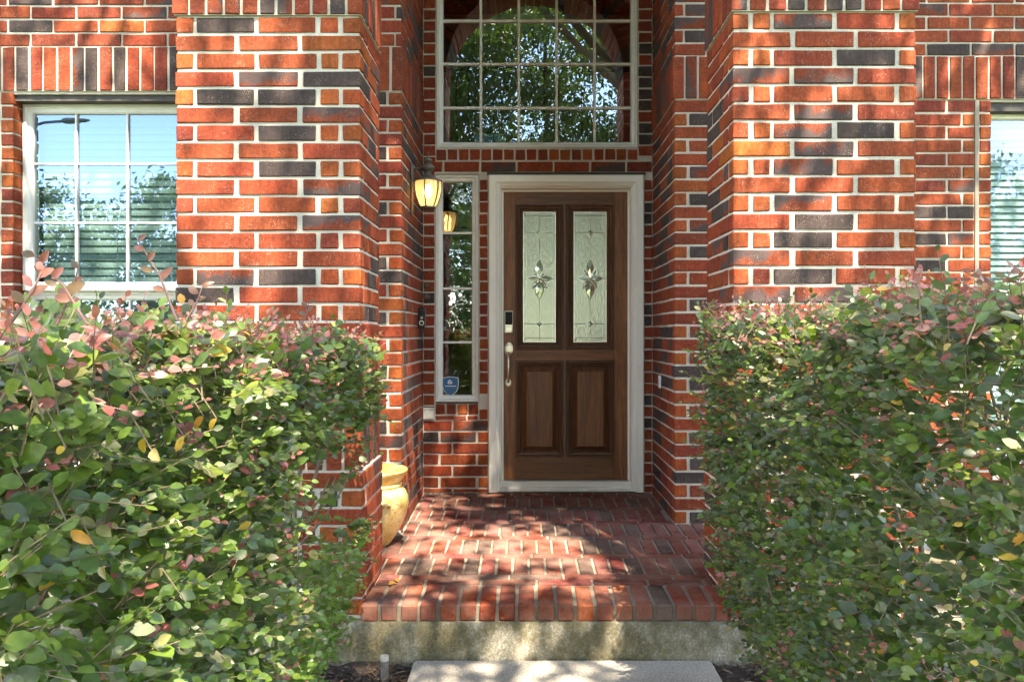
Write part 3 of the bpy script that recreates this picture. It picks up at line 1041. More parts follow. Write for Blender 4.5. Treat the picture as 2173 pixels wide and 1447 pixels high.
# --- porch side walls
for side in (0, 1):
    if side == 0:
        wc = wall_core('porch_side_wall', [(SLX - TH, SLX - R, WLY + TH, DY + .14, .05, TOPZ)])
        fs_, dep = Face(SLX, WLY, 0, 1, wc), DY - WLY
    else:
        wc = wall_core('porch_side_wall', [(SRX + R, SRX + TH, WRY + TH, DY + .14, .05, TOPZ)])
        fs_, dep = Face(SRX, DY, 0, -1, wc), DY - WRY
    zf = floor_z(DY)

    def srun(z0, n):
        A = n % 2 == 0
        L_, g = .248, .014
        a = ND + .001 if not A else ND + .013
        first = True
        while a < dep - .02:
            b = a + (L_ - ND if (first and not A) else (.11 if first else L_))
            b = min(b, dep - .004)
            if dep - b < .03: b = dep - .004
            q = (a, b) if side == 0 else (dep - b, dep - a)
            fs_.brick(q[0], q[1], z0 + .006, z0 + .006 + NH, random.choices('RrdD', (42, 22, 14, 22))[0])
            a = b + g
            first = False
    nlast = 0
    for n in range(40):
        z0 = BAND - (n + 1) * P
        if z0 < .22: break
        srun(z0, n)
    q = (ND, dep - .004) if side == 0 else (.004, dep - ND)
    fs_.soldiers(q[0], q[1], BAND + .004, BAND + .252, proud=.008)
    for n in range(10):
        srun(BAND + .256 + n * P, n)

# --- door wall
SX0, SX1, SZ0, SZ1 = -.613, -.318, .918, 2.495        # side light
DX0, DX1, DZ1 = -.245, .829, 2.488                    # door casing
TX0, TX1, TZ0, TZ1 = -.607, .787, 2.684, 4.22         # tall window over the door
wd = wall_core('door_wall', [(SLX, SX0 - .002, DY + R, DY + .14, .1, TZ0), (SX0 - .002, SX1 + .002, DY + R, DY + .14, .1, SZ0 - .012),
                             (SX1 + .002, DX0 - .002, DY + R, DY + .14, .1, TZ0), (DX1 + .002, SRX, DY + R, DY + .14, .1, TZ0),
                             (SX0 - .002, SX1 + .002, DY + R, DY + .14, SZ1 + .002, TZ0), (DX0 - .002, DX1 + .002, DY + R, DY + .14, DZ1 + .022, TZ0),
                             (SLX, TX0 - .002, DY + R, DY + .14, TZ0, TOPZ), (TX1 + .002, SRX, DY + R, DY + .14, TZ0, TOPZ), (TX0 - .002, TX1 + .002, DY + R, DY + .14, TZ1, TOPZ)])
fd = Face(0, DY, 1, 0, wd)
n = 0
for n in range(-14, 40):
    z0 = BAND - (n + 1) * P
    if z0 < floor_z(DY) - .05: break
    za, zb = z0 + .006, z0 + .006 + NH
    lo = max(za, floor_z(DY) + .004)
    if lo > zb - .015: continue
    kd = random.choices('RrD', (58, 26, 16))[0]
    kd2 = random.choices('RrD', (50, 28, 22))[0]
    if za > SZ0 - .12:                                   # narrow strip left of the side light and tall window
        fd.brick(SLX + .004, (SX0 if zb < 2.55 else TX0) - .008, lo, zb, kd)
    if zb < 2.50:
        if za > .90: fd.brick(SX1 + .011, DX0 - .008, lo, zb, 'o' if n % 5 == 3 else random.choice('Rr'))
        fd.brick(DX1 + .006, SRX - .004, lo, zb, kd2)
    elif za > 2.585:
        fd.brick(TX1 + .008, SRX - .004, lo, zb, kd2)
# head course and upright ends under the tall window
for a, b, k in ((-.690, -.566, 'R'), (-.553, -.312, 'R'), (-.298, -.057, 'd'), (-.043, .198, 'R'), (.212, .450, 'R'), (.464, .70, 'd'), (.714, .884, 'r')):
    fd.brick(a, b, 2.512, 2.580, k)
nn = 18
pp = (TX1 - TX0 + .012) / nn
for i in range(nn):
    fd.brick(TX0 + i * pp, TX0 + (i + 1) * pp - .012, 2.594, 2.666, random.choices('Ror', (6, 3, 2))[0])
# under the side light
pp = (SX1 - SX0 + .012) / 4
for i in range(4):
    fd.brick(SX0 + i * pp, SX0 + (i + 1) * pp - .012, .834, .905, ('R', 'r', 'o', 'R')[i])
fd.brick(SX0, SX0 + .21, .797, .824, 'r'); fd.brick(SX0 + .222, SX1, .797, .824, 'r')
fd.brick(SX1 + .011, DX0 - .008, .80, .866, 'o')
for i in range(7):
    z1 = .788 - i * P
    z0 = max(z1 - NH, floor_z(DY) + .003)
    if z1 - z0 < .02: break
    if i % 2 == 0:
        segs = [(SLX + .004, -.502, 'R' if i else 'R'), (-.489, DX0 - .006, 'd' if i == 0 else '?')]
    else:
        segs = [(SLX + .004, -.592, 'D' if i == 1 else 'r'), (-.577, -.334, 'd' if i == 1 else 'R'), (-.316, DX0 - .006, 'o')]
    for a, b, k in segs: fd.brick(a, b, z0, z1, k)
mb = MB(); mb.box(DX0 - .01, DX1 + .012, DY - .010, DY + .10, DZ1 + .001, DZ1 + .017)
part('door_lintel', mb, M['lintel'])

# brickwork above and beside what the bricks cover, far out of view
ZU = BAND + .256 + 5 * P + .002
mb = MB()
mb.box(-4.79, -3.305, WLY, WLY + .03, .06, ZU); mb.box(-4.79, SLX, WLY, WLY + .03, ZU, TOPZ - .002)
mb.box(3.745, 4.89, WRY, WRY + .03, .06, ZU); mb.box(3.61, 3.745, WRY, WRY + .03, BAND + .26, ZU); mb.box(SRX, 4.89, WRY, WRY + .03, ZU, TOPZ - .002)
mb.box(SLX - .03, SLX, WLY + .031, DY - .001, BAND + .258 + 10 * P, TOPZ - .07); mb.box(SRX, SRX + .03, WRY + .031, DY - .001, BAND + .258 + 10 * P, TOPZ - .07)
for x0, x1, yf, yb in ((PLX0, PLX1, PLY, PLB), (PRX0, PRX1, PRY, PRB)):
    mb.box(x0, x1, yf, yb, BAND + .262 + 3 * P, 3.7505)
part('upper_brickwork', mb, M['brickface'])

# --- roof and interior shell
mb = MB()
mb.box(-5.0, 5.1, 4.5, 11.0, TOPZ, TOPZ + .15)
mb.box(PLX0 - .1, PRX1 + .1, 3.5, 4.5, TOPZ + .001, TOPZ + .15)
part('roof', mb, M['roof'])
mb = MB()
mb.box(-4.8, 4.9, 5.92, 10.2, .16, .28)
part('interior_floor', mb, M['inner_floor'])
mb = MB()
mb.box(-4.8, -4.7, 4.92, 10.2, .0, TOPZ); mb.box(4.8, 4.9, 5.08, 10.2, .0, TOPZ)
mb.box(-4.7, -.62, 10.1, 10.2, 0, TOPZ); mb.box(-.24, 4.8, 10.1, 10.2, 0, TOPZ); mb.box(-.62, -.24, 10.1, 10.2, 0, 3.40); mb.box(-.62, -.24, 10.1, 10.2, 3.86, TOPZ)
mb.box(-1.55, -1.45, 5.93, 8.0, .28, TOPZ); mb.box(1.75, 1.85, 5.93, 8.6, .28, TOPZ)
part('interior_wall', mb, M['inner_wall'])
mb = MB(); mb.box(-.63, -.23, 10.21, 10.214, 3.39, 3.87)
part('rear_window', mb, glass_mat('rear_pane', .1, (.10, .13, .13)))
mb = MB(); mb.box(PLX0 + .02, PRX1 - .02, 4.08, DY + .01, TOPZ - .06, TOPZ - .002)
part('porch_ceiling', mb, M['white_vinyl'])

# ------------------------------------------------------------------ tall window over the door
def window_grid(name, x0, x1, z0, z1, y, xs, zs, fw, mat, pmat, label=None, bar=.013, frame_prof=None):
    """frame part with muntins and panes as its pieces"""
    mb = MB()
    mb.frame(x0, x1, z0, z1, [(0, y + .08), (0, y), (fw * .35, y - .004), (fw * .5, y + .010), (fw * .85, y + .012), (fw, y + .022), (fw, y + .08)])
    fr = part(name, mb, mat)
    xi0, xi1, zi0, zi1 = x0 + fw, x1 - fw, z0 + fw, z1 - fw
    for x in xs:
        MB().cbox(x - bar / 2, x + bar / 2, y + .022, y + .046, zi0, zi1, .002).build('muntin', mat, fr)
    for z in zs:
        MB().cbox(xi0, xi1, y + .0235, y + .0445, z - bar / 2, z + bar / 2, .002).build('muntin', mat, fr)
    ex, ez = [xi0] + list(xs) + [xi1], [zi0] + list(zs) + [zi1]
    for i in range(len(ex) - 1):
        for j in range(len(ez) - 1):
            MB().add([(ex[i], y + .038, ez[j]), (ex[i + 1], y + .038, ez[j]), (ex[i + 1], y + .038, ez[j + 1]), (ex[i], y + .038, ez[j + 1])],
                     [(0, 1, 2, 3)]).build('pane', pmat, fr)
    return fr


ty = 5.735
S_T = F_PX / (ty + .038)
xs = [(p - VX) / S_T for p in (1020.5, 1100.8, 1181.0, 1261.5)]
zs = [CAMZ + (VY - p) / S_T for p in (230.7, 137.6, 46.5, -44.5)]
window_grid('transom_window', TX0, TX1, TZ0, TZ1, ty, xs, zs, .042, M['almond'], M['pane_up'], bar=.018)
zs = [CAMZ + (VY - p) / S_T for p in (726.5, 612.7, 495.3)]
window_grid('sidelight_window', SX0, SX1, SZ0, SZ1, ty, [], zs, .046, M['almond'], M['pane_side'], bar=.015)

# left and right house windows
ly = WLY + .085
S_L = F_PX / (ly + .05)
frw = .05
zm = CAMZ + (VY - 610) / S_L                  # meeting rail
xs = [(p - VX) / S_L for p in (166.4, 274.5)]
zs = [CAMZ + (VY - p) / S_L for p in (474.5, 350)]
wl_win = window_grid('sash_window', WX0 + .003, WX1 - .003, zm - .02, WZ1 - .03, ly, xs, zs, frw, M['white_vinyl'], M['pane'], bar=.012)
MB().cbox(WX0 + .02, WX1 - .02, ly - .012, ly + .028, zm - .024, zm + .022, .004).build('meeting_rail', M['white_vinyl'], wl_win)
window_grid('sash_window', WX0 + .003, WX1 - .003, WZ0, zm - .024, ly + .03, xs, [(zm + WZ0) / 2], frw, M['white_vinyl'], M['pane'], bar=.012)
mb = MB(); mb.box(WX0 - .004, WX1 + .004, WLY + .02, WLY + .16, WZ1 - .029, WZ1 + .02)
part('window_lintel', mb, M['lintel'])
mb = MB(); mb.box(WX0 + .001, WX1 - .001, WLY - .015, WLY + .10, WZ0 - .05, WZ0 - .001)
part('window_sill', mb, M['mortar'])
ry = WRY + .085
window_grid('picture_window', VX0 + .002, VX1 - .002, VZ0, VZ1 - .045, ry, [], [1.5], .026, M['white_vinyl'], M['pane_plain'], bar=.02)
mb = MB(); mb.box(VX0 - .004, VX1 + .004, WRY + .02, WRY + .16, VZ1 - .044, VZ1 + .02)
part('window_lintel', mb, M['lintel'])
mb = MB(); mb.box(VX0 + .001, VX1 - .001, WRY - .015, WRY + .10, VZ0 - .05, VZ0 - .001)
part('window_sill', mb, M['mortar'])


def blind(x0, x1, z0, z1, y, pitch, tilt, label, group):
    root = tag(empty('window_blind', ((x0 + x1) / 2, y, z0)), label, 'blind', group)
    d = .05
    vs, fs = [], []
    L_ = x1 - x0
    prof = [(-d / 2, 0), (-d / 5, .004), (d / 5, .004), (d / 2, 0)]
    th = .0025
    for sx in (-L_ / 2, L_ / 2):
        for (a, b) in prof: vs.append((sx, a, b))
        for (a, b) in prof: vs.append((sx, a, b - th))
    for i in range(3):
        fs.append((i, i + 8, i + 9, i + 1)); fs.append((i + 4, i + 5, i + 13, i + 12))
    fs += [(0, 4, 12, 8), (3, 11, 15, 7), (0, 1, 2, 3, 7, 6, 5, 4), (8, 12, 13, 14, 15, 11, 10, 9)]
    me = bpy.data.meshes.new('slat'); me.from_pydata(vs, [], fs); me.update(); me.materials.append(M['slat'])
    z = z1 - .06
    while z > z0 + .03:
        o = bpy.data.objects.new('slat', me)
        COL.objects.link(o)
        o.matrix_world = Matrix.Translation(((x0 + x1) / 2, y, z)) @ Matrix.Rotation(tilt + random.uniform(-.03, .03), 4, 'X') @ Matrix.Rotation(random.uniform(-.0015, .0015), 4, 'Y')
        o.parent = root
        o.matrix_parent_inverse = Matrix.Translation(-Vector(root.location))
        z -= pitch
    MB().cbox(x0, x1, y - .03, y + .03, z1 - .045, z1, .004).build('head_rail', M['slat'], root)
    MB().cbox(x0, x1, y - .025, y + .025, z0, z0 + .022, .004).build('bottom_rail', M['slat'], root)
    for u in (.15, .5, .85):
        x = x0 + (x1 - x0) * u
        MB().tube([(x, y - .030, z0), (x, y - .030, z1 - .04)], .0012, 4).build('cord', M['slat'], root)


blind(WX0 + .04, WX1 - .02, WZ0 + .02, WZ1 - .04, ly + .15, .0445, 1.22, 'white horizontal blind behind the gridded window that reflects sky', 'window blinds')
blind(VX0 + .01, VX1 - .02, VZ0 + .02, VZ1 - .05, ry + .13, .0405, 1.08, 'white horizontal blind behind the window without grid bars', 'window blinds')

# ------------------------------------------------------------------ front door
dy = 5.80
SD = F_PX / dy


def dx(p): return (p - VX) / SD
def dz(p): return CAMZ + (VY - p) / SD


zfl = floor_z(DY) + .004
mb = MB()
prof = [(0, DY + .10), (0, DY - .012), (.006, DY - .018), (.048, DY - .018), (.054, DY - .010), (.060, DY - .004), (.066, DY + .002), (.072, DY + .004), (.078, DY + .020), (.084, DY + .022), (.088, dy - .008), (.101, dy - .006), (.101, dy + .04)]
# casing with two legs and a head; the legs stop at the floor
vs, fs = [], []
for ins, y in prof:
    vs += [(DX0 + ins, y, zfl), (DX0 + ins, y, DZ1 - ins), (DX1 - ins, y, DZ1 - ins), (DX1 - ins, y, zfl)]
for i in range(len(prof) - 1):
    for k in range(3):
        a, b = i * 4 + k, i * 4 + k + 1
        fs.append((a, a + 4, b + 4, b))
mb.add(vs, fs)
casing = part('door_casing', mb, M['cream'])
mb = MB()
mb.cbox(dx(1060), dx(1340), dy - .07, dy + .05, zfl - .004, dz(1030), .006)
mb.cbox(dx(1060), dx(1340), dy - .045, dy + .05, dz(1034), dz(1019), .004)
part('threshold', mb, M['almond'])

mb = MB(); mb.box(dx(1064), dx(1335), dy + .030, dy + .044, dz(1017.5), dz(404))
door = part('front_door', mb, M['wood_v'])
xL, xR, zB, zT = dx(1064), dx(1335), dz(1017), dz(404)
PX = [(1095, 1194.5), (1202.5, 1302.5)]
UZ, LZ = (dz(741), dz(434.5)), (dz(968), dz(766))


def dbox(n, x0, x1, z0, z1, m):
    MB().cbox(x0, x1, dy, dy + .031, z0, z1, .0012).build(n, m, door)


dbox('stile', xL, dx(1095), zB, zT, M['wood_v'])
dbox('stile', dx(1302.5), xR, zB, zT, M['wood_v'])
dbox('mullion', dx(1194.5), dx(1202.5), LZ[0], LZ[1], M['wood_v'])
dbox('mullion', dx(1194.5), dx(1202.5), UZ[0], UZ[1], M['wood_v'])
dbox('rail', dx(1095) + .0004, dx(1302.5) - .0004, zB, LZ[0], M['wood_h'])
dbox('rail', dx(1095) + .0004, dx(1302.5) - .0004, LZ[1], UZ[0], M['wood_h'])
dbox('rail', dx(1095) + .0004, dx(1302.5) - .0004, UZ[1], zT, M['wood_h'])
for (a, b) in PX:
    x0, x1 = dx(a), dx(b)
    # raised mouldings round glass and panels
    MB().frame(x0, x1, UZ[0], UZ[1], [(-.001, dy + .02), (-.001, dy - .012), (.003, dy - .022), (.008, dy - .022), (.0105, dy - .006), (.014, dy - .006), (.016, dy - .018), (.026, dy - .012),
                                      (.029, dy + .006), (.034, dy + .006), (.036, dy - .002), (.045, dy + .004), (.050, dy + .010), (.050, dy + .03)]).build('moulding', M['wood_m'], door)
    MB().frame(x0, x1, LZ[0], LZ[1], [(-.001, dy + .02), (-.001, dy - .012), (.003, dy - .022), (.008, dy - .022), (.0105, dy - .006), (.014, dy - .006), (.017, dy - .016), (.027, dy - .010),
                                      (.030, dy + .008), (.034, dy + .018), (.040, dy + .018), (.044, dy + .014), (.072, dy - .006), (.076, dy - .004), (.080, dy - .004)]).build('moulding', M['wood_m'], door)
    MB().add([(x0 + .078, dy - .0045, LZ[0] + .078), (x1 - .078, dy - .0045, LZ[0] + .078), (x1 - .078, dy - .0045, LZ[1] - .078), (x0 + .078, dy - .0045, LZ[1] - .078)],
             [(0, 1, 2, 3)]).build('panel', M['wood_v'], door)
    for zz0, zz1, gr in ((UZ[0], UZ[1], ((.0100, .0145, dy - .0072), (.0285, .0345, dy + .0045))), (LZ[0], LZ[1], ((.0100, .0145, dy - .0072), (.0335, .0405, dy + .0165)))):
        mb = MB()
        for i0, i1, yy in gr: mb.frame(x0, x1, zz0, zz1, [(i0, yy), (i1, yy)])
        mb.build('dark_strip', M['wood_dark'], door)  # near-black strips laid along the hollows of the moulding
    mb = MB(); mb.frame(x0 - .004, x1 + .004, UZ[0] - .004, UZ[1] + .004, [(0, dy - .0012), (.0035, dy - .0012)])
    mb.frame(x0 - .004, x1 + .004, LZ[0] - .004, LZ[1] + .004, [(0, dy - .0012), (.0035, dy - .0012)]); mb.build('dark_strip', M['wood_dark'], door)  # thin near-black outline round the outer edge of each moulding
    # leaded glass
    g0, g1, h0, h1 = x0 + .049, x1 - .049, UZ[0] + .049, UZ[1] - .049
    gy = dy + .016
    MB().box(g0, g1, gy, gy + .008, h0, h1).build('leaded_glass', M['door_glass'], door)
    cx = (g0 + g1) / 2
    mb = MB()

    def ln(pts, r=.0022):
        mb.tube([(p[0], gy - .001, p[1]) for p in pts], r, 5)
    bw = .026
    mb.frame(g0, g1, h0, h1, [(0, gy + .004), (0, gy - .004), (.005, gy - .004), (.005, gy + .004)])
    ln([(g0 + bw, h0), (g0 + bw, h1)], .0012); ln([(g1 - bw, h0), (g1 - bw, h1)], .0012)
    ln([(g0, h0 + bw * 1.1), (g1, h0 + bw * 1.1)]); ln([(g0, h1 - bw * 1.1), (g1, h1 - bw * 1.1)])
    for c in ((g0, h0, 1, 1), (g1, h0, -1, 1), (g0, h1, 1, -1), (g1, h1, -1, -1)):
        ln([(c[0], c[1]), (c[0] + c[2] * bw, c[1] + c[3] * bw * 1.1)])
    zu, zl, zc = dz(493.5), dz(687), dz(591)
    for zz in (zu, zl):
        ln([(g0, zz), (cx - .03, zz)]); ln([(cx + .03, zz), (g1, zz)])
    ln([(cx, h1), (cx, zu + .03)], .0014); ln([(cx, zu - .03), (cx, zc + .145)], .0014); ln([(cx, zc - .145), (cx, zl + .03)], .0014); ln([(cx, zl - .03), (cx, h0)], .0014)
    ln([(g0, zc), (cx - .085, zc)]); ln([(cx + .085, zc), (g1, zc)])
    dia = []
    for zz in (zu, zl):
        q = []
        for k in range(4):                               # four-pointed star with hollow sides
            a0, a1 = math.pi / 2 * k, math.pi / 2 * (k + 1)
            for t in range(5):
                a = a0 + (a1 - a0) * t / 5
                rr = .031 * (1 - .42 * math.sin(2 * (a - a0)))
                q.append((cx + rr * math.cos(a) * .95, zz + rr * math.sin(a)))
        dia.append(q)
        ln(q + [q[0]], .0024)
    # centre: two upright petals, two slanting leaves each side
    def petal(cx_, cz_, ang, ln_, wd):
        q = []
        for t in range(13):
            u = t / 12
            q.append((u * ln_, wd * math.sin(math.pi * u) ** .9))
        for t in range(13):
            u = 1 - t / 12
            q.append((u * ln_, -wd * math.sin(math.pi * u) ** .9))
        return [(cx_ + a * math.cos(ang) - b * math.sin(ang), cz_ + a * math.sin(ang) + b * math.cos(ang)) for a, b in q]
    pets = [petal(cx, zc, math.pi / 2, .142, .030), petal(cx, zc, -math.pi / 2, .142, .030)]
    for sx in (0, 1):
        for ang in (.95, -.95):
            a = ang if sx else math.pi - ang
            pets.append(petal(cx, zc, a, .085, .012))
        pets.append(petal(cx, zc, 0 if sx else math.pi, .088, .017))
    for q in pets: ln(q, .0026)
    mb.build('caming', M['lead'], door)
    for q in pets + dia:
        m = len(q)
        c = (sum(p[0] for p in q) / m, sum(p[1] for p in q) / m)
        MB().add([(c[0], gy - .004, c[1])] + [(p[0], gy - .0015, p[1]) for p in q], [(0, i + 1, (i + 1) % m + 1) for i in range(m)]).build('bevelled_piece', M['bevel_glass'], door)

# keypad lock and handle set
kx = dx(1079.6)
mb = MB(); mb.cbox(dx(1070.3), dx(1089), dy - .022, dy, dz(707), dz(659.5), .004)
lock = mb.build('keypad_lock', M['nickel'], door)
MB().cbox(dx(1072), dx(1087.4), dy - .0245, dy - .02, dz(689), dz(661.5), .001).build('keypad_screen', M['screen'], door)
MB().cbox(dx(1072), dx(1087.6), dy - .030, dy - .02, dz(706), dz(692), .003).build('keypad_cover', M['nickel'], door)
mb = MB()
mb.tube([(kx, dy - .027, dz(698.5)), (kx, dy - .0325, dz(698.5))], .005, 12)
mb.build('key_button', M['lead'], door)


def oval(cx, cz, rx, rz, name):
    mb = MB()
    n = 28
    vs = []
    for s, yy in ((1, dy), (1, dy - .007), (.86, dy - .012), (.4, dy - .0135)):
        for k in range(n):
            a = 2 * math.pi * k / n
            vs.append((cx + rx * s * math.cos(a), yy, cz + rz * s * math.sin(a)))
    fs = [(i * n + k, i * n + (k + 1) % n, (i + 1) * n + (k + 1) % n, (i + 1) * n + k) for i in range(3) for k in range(n)]
    fs.append(tuple(3 * n + k for k in range(n)))
    mb.add(vs, fs)
    return mb.build(name, M['nickel'], door, smooth=True)


oval(dx(1080), dz(741), .0325, .051, 'handle_plate')
oval(dx(1078.6), dz(811), .022, .031, 'handle_plate')
mb = MB()
pts, rad = [], []
for t in range(17):
    u = t / 16
    z = dz(748) + (dz(811) - dz(748)) * u
    y = dy - .012 - .045 * math.sin(math.pi * min(1, u * 1.02)) ** .55
    pts.append((dx(1079.2), y, z)); rad.append(.0085 + .0065 * math.sin(math.pi * u) ** 2 * (1 - .5 * u))
mb.tube(pts, rad, 12)
mb.build('handle_grip', M['nickel'], door, smooth=True)
mb = MB(); mb.tube([(dx(1080), dy - .012, dz(736)), (dx(1080), dy - .020, dz(736))], [.013, .012], 18)
mb.build('key_cylinder', M['nickel'], door)

# ------------------------------------------------------------------ porch floor
mb = MB()
zr = .008
for x0, x1, y0, y1 in ((PLX1 + .02, PRX0 - .02, 3.565, PRB), (-1.5, 1.68, PRB, WLY + .02), (SLX + .0, SRX - .0, WLY + .02, DY + .06), (SRX, 1.68, WLY + .02, WRY + .01)):
    mb.add([(x0, y0, CT - .01), (x1, y0, CT - .01), (x1, y1, CT - .01), (x0, y1, CT - .01), (x0, y0, floor_z(y0) - zr), (x1, y0, floor_z(y0) - zr), (x1, y1, floor_z(y1) - zr), (x0, y1, floor_z(y1) - zr)],
           [(0, 3, 2, 1), (4, 5, 6, 7), (0, 1, 5, 4), (1, 2, 6, 5), (2, 3, 7, 6), (3, 0, 4, 7)])
pfloor = tag(mb.build('porch_floor', M['floor_mortar']), kind='structure')
SLOPE = math.atan(.0327)


def pcol():
    k = random.choices('RrDdv', (26, 40, 15, 8, 11))[0]
    if k == 'v': c = (.16, .030, .028, .2)
    else:
        c = colour(k, random)
        c = (c[0] * .66, c[1] * .82, c[2] * 1.6, c[3]) if k != 'D' else (c[0], c[1], c[2] * .95, c[3])
    return c


def paver(x0, x1, y0, y1, h=.066, k=None):
    if x1 - x0 < .02 or y1 - y0 < .02: return
    yc = (y0 + y1) / 2
    o = bpy.data.objects.new('brick', random.choice(PAVE))
    along_y = (y1 - y0) > (x1 - x0)
    rz = Matrix.Rotation(math.pi / 2, 4, 'Z') if along_y else Matrix.Identity(4)
    l, w = ((y1 - y0), (x1 - x0)) if along_y else ((x1 - x0), (y1 - y0))
    tilt = Matrix.Rotation(SLOPE + random.uniform(-.006, .006), 4, 'X') @ Matrix.Rotation(random.uniform(-.008, .008), 4, 'Y')
    o.matrix_world = Matrix.Translation(((x0 + x1) / 2, yc, floor_z(yc) - h / 2 + random.uniform(-.0015, .0015))) @ tilt @ rz @ Matrix.Rotation(random.uniform(-.012, .012), 4, 'Z') @ Matrix.Diagonal((l / NL, w / .066, h / .066, 1))
    o.color = k or pcol()
    COL.objects.link(o)
    o.parent = pfloor


def xlim(y):
    if y < PRB: return PLX1 + WSC + .012, PRX0 - WSC - .012
    if y < WLY: return -1.15, 1.35
    if y < WRY - .02: return SLX + .012, 1.35
    return SLX + .012, SRX - .012


def sol_row(y0, y1, ph):
    a, b = xlim((y0 + y1) / 2)
    p = .0803
    x = a - ph * p
    while x < b - .01:
        paver(max(x, a), min(x + p - .0125, b), y0, y1)
        x += p


def str_row(y0, y1, ph):
    a, b = xlim((y0 + y1) / 2)
    x = a - ph * .26
    while x < b - .01:
        paver(max(x, a), min(x + .248, b), y0, y1)
        x += .26


# front row: bricks on edge, their ends make the nosing
a, b = PLX1 - WSC + .028, PRX0 - .006
n = 19
p = (b - a + .016) / n
for i in range(n):
    k = random.choices('RroDd', (44, 24, 6, 18, 8))[0]
    paver(a + i * p, a + (i + 1) * p - .016, 3.556 - .004, 3.808, h=.070, k=colour(k, random))
str_row(3.826, 3.890, .1); str_row(3.902, 3.966, .6)
y = 3.980
i = 0
while y < DY - .03:
    y1 = min(y + .248, DY - .004)
    sol_row(y, y1, (.3, .75, .1, .55, .9, .4)[i % 6])
    y = y1 + .012
    if y + .07 < DY:
        str_row(y, y + .062, (.4, .05, .7, .3, .55)[i % 5])
        y += .062 + .012
    i += 1

# concrete base under the piers and nosing
mb = MB()
nx, nz = 160, 10
vs, fs = [], []
x0, x1 = -4.8, 4.9
for j in range(nz + 1):
    for i in range(nx + 1):
        z = -.14 + (CT + .14) * j / nz
        yy = 3.535 + random.uniform(-.0025, .0025) + (.006 if j == nz else 0)
        vs.append((x0 + (x1 - x0) * i / nx, yy, z))
for j in range(nz):
    for i in range(nx):
        a = j * (nx + 1) + i
        fs.append((a, a + 1, a + nx + 2, a + nx + 1))
b0 = len(vs)
for i in range(nx + 1): vs.append((x0 + (x1 - x0) * i / nx, 4.75, CT))
for i in range(nx):
    a = nz * (nx + 1) + i
    fs.append((a, a + 1, b0 + i + 1, b0 + i))
mb.add(vs, fs)
tag(mb.build('concrete_step', M['mossy'], smooth=True), kind='structure')

# ------------------------------------------------------------------ wall lantern
LY = 5.12
lc = at(908, 380, LY)
lan = tag(empty('wall_lantern', (SLX, LY, at(0, 395, LY).z)), 'lit bronze wall lantern with amber glass on the porch side wall', 'lantern')


def lz(p): return at(0, p, LY).z


cx, cy = lc.x, LY
prof_g = [(.080, lz(384)), (.085, lz(393)), (.083, lz(405)), (.073, lz(420)), (.058, lz(433)), (.046, lz(440))]
mb = MB(); mb.lathe([(r - .002, z) for r, z in prof_g], (cx, cy, 0), 18)
mb.build('glass', M['amber'], lan, smooth=True)
for k in range(6):
    a = math.pi / 3 * k + math.radians(-97)
    mb = MB(); mb.tube([(cx + (r + .001) * math.cos(a), cy + (r + .001) * math.sin(a), z) for r, z in prof_g], .0052, 6)
    mb.build('rib', M['bronze'], lan)
mb = MB()
mb.lathe([(.001, lz(322)), (.004, lz(323)), (.005, lz(326)), (.003, lz(329)), (.004, lz(334)), (.012, lz(337)), (.026, lz(339)), (.0275, lz(342)), (.020, lz(344)),
          (.012, lz(346)), (.024, lz(349)), (.040, lz(353)), (.0425, lz(357)), (.036, lz(361)), (.018, lz(365)), (.020, lz(367)), (.030, lz(371)), (.050, lz(377)), (.075, lz(381)),
          (.088, lz(383)), (.089, lz(386)), (.080, lz(386.5)), (.02, lz(385))], (cx, cy, 0), 28)
mb.build('cap', M['bronze'], lan, smooth=True)
mb = MB(); mb.lathe([(.030, lz(441)), (.050, lz(439)), (.050, lz(442)), (.042, lz(444)), (.001, lz(444))], (cx, cy, 0), 24)
mb.build('base_ring', M['bronze'], lan, smooth=True)
mb = MB(); mb.tube([(SLX + .01, cy, lz(359)), (SLX + .06, cy, lz(357.5)), (cx, cy, lz(357))], [.007, .006, .006], 8)
mb.build('arm', M['bronze'], lan)
mb = MB(); mb.cbox(SLX + .0006, SLX + .016, cy - .028, cy + .028, lz(398), lz(352), .006)
mb.cbox(SLX + .0007, SLX + .010, cy - .036, cy + .036, lz(470) + .05, lz(347), .005)
mb.build('back_plate', M['bronze'], lan)
mb = MB(); mb.lathe([(.001, lz(392)), (.016, lz(394)), (.028, lz(402)), (.030, lz(407)), (.024, lz(414)), (.010, lz(420)), (.001, lz(421))], (cx, cy, 0), 18)
mb.build('bulb', M['bulb'], lan, smooth=True)
pl_d = bpy.data.lights.new('lantern_light', 'POINT')
pl_d.energy = 0.10
pl_d.color = (1.0, 0.74, 0.42)
pl_d.shadow_soft_size = .03
pl = bpy.data.objects.new('lantern_light', pl_d)
COL.objects.link(pl)
pl.location = (cx, cy, lz(424))
pl.parent = lan
pl.matrix_parent_inverse = Matrix.Translation(-Vector(lan.location))

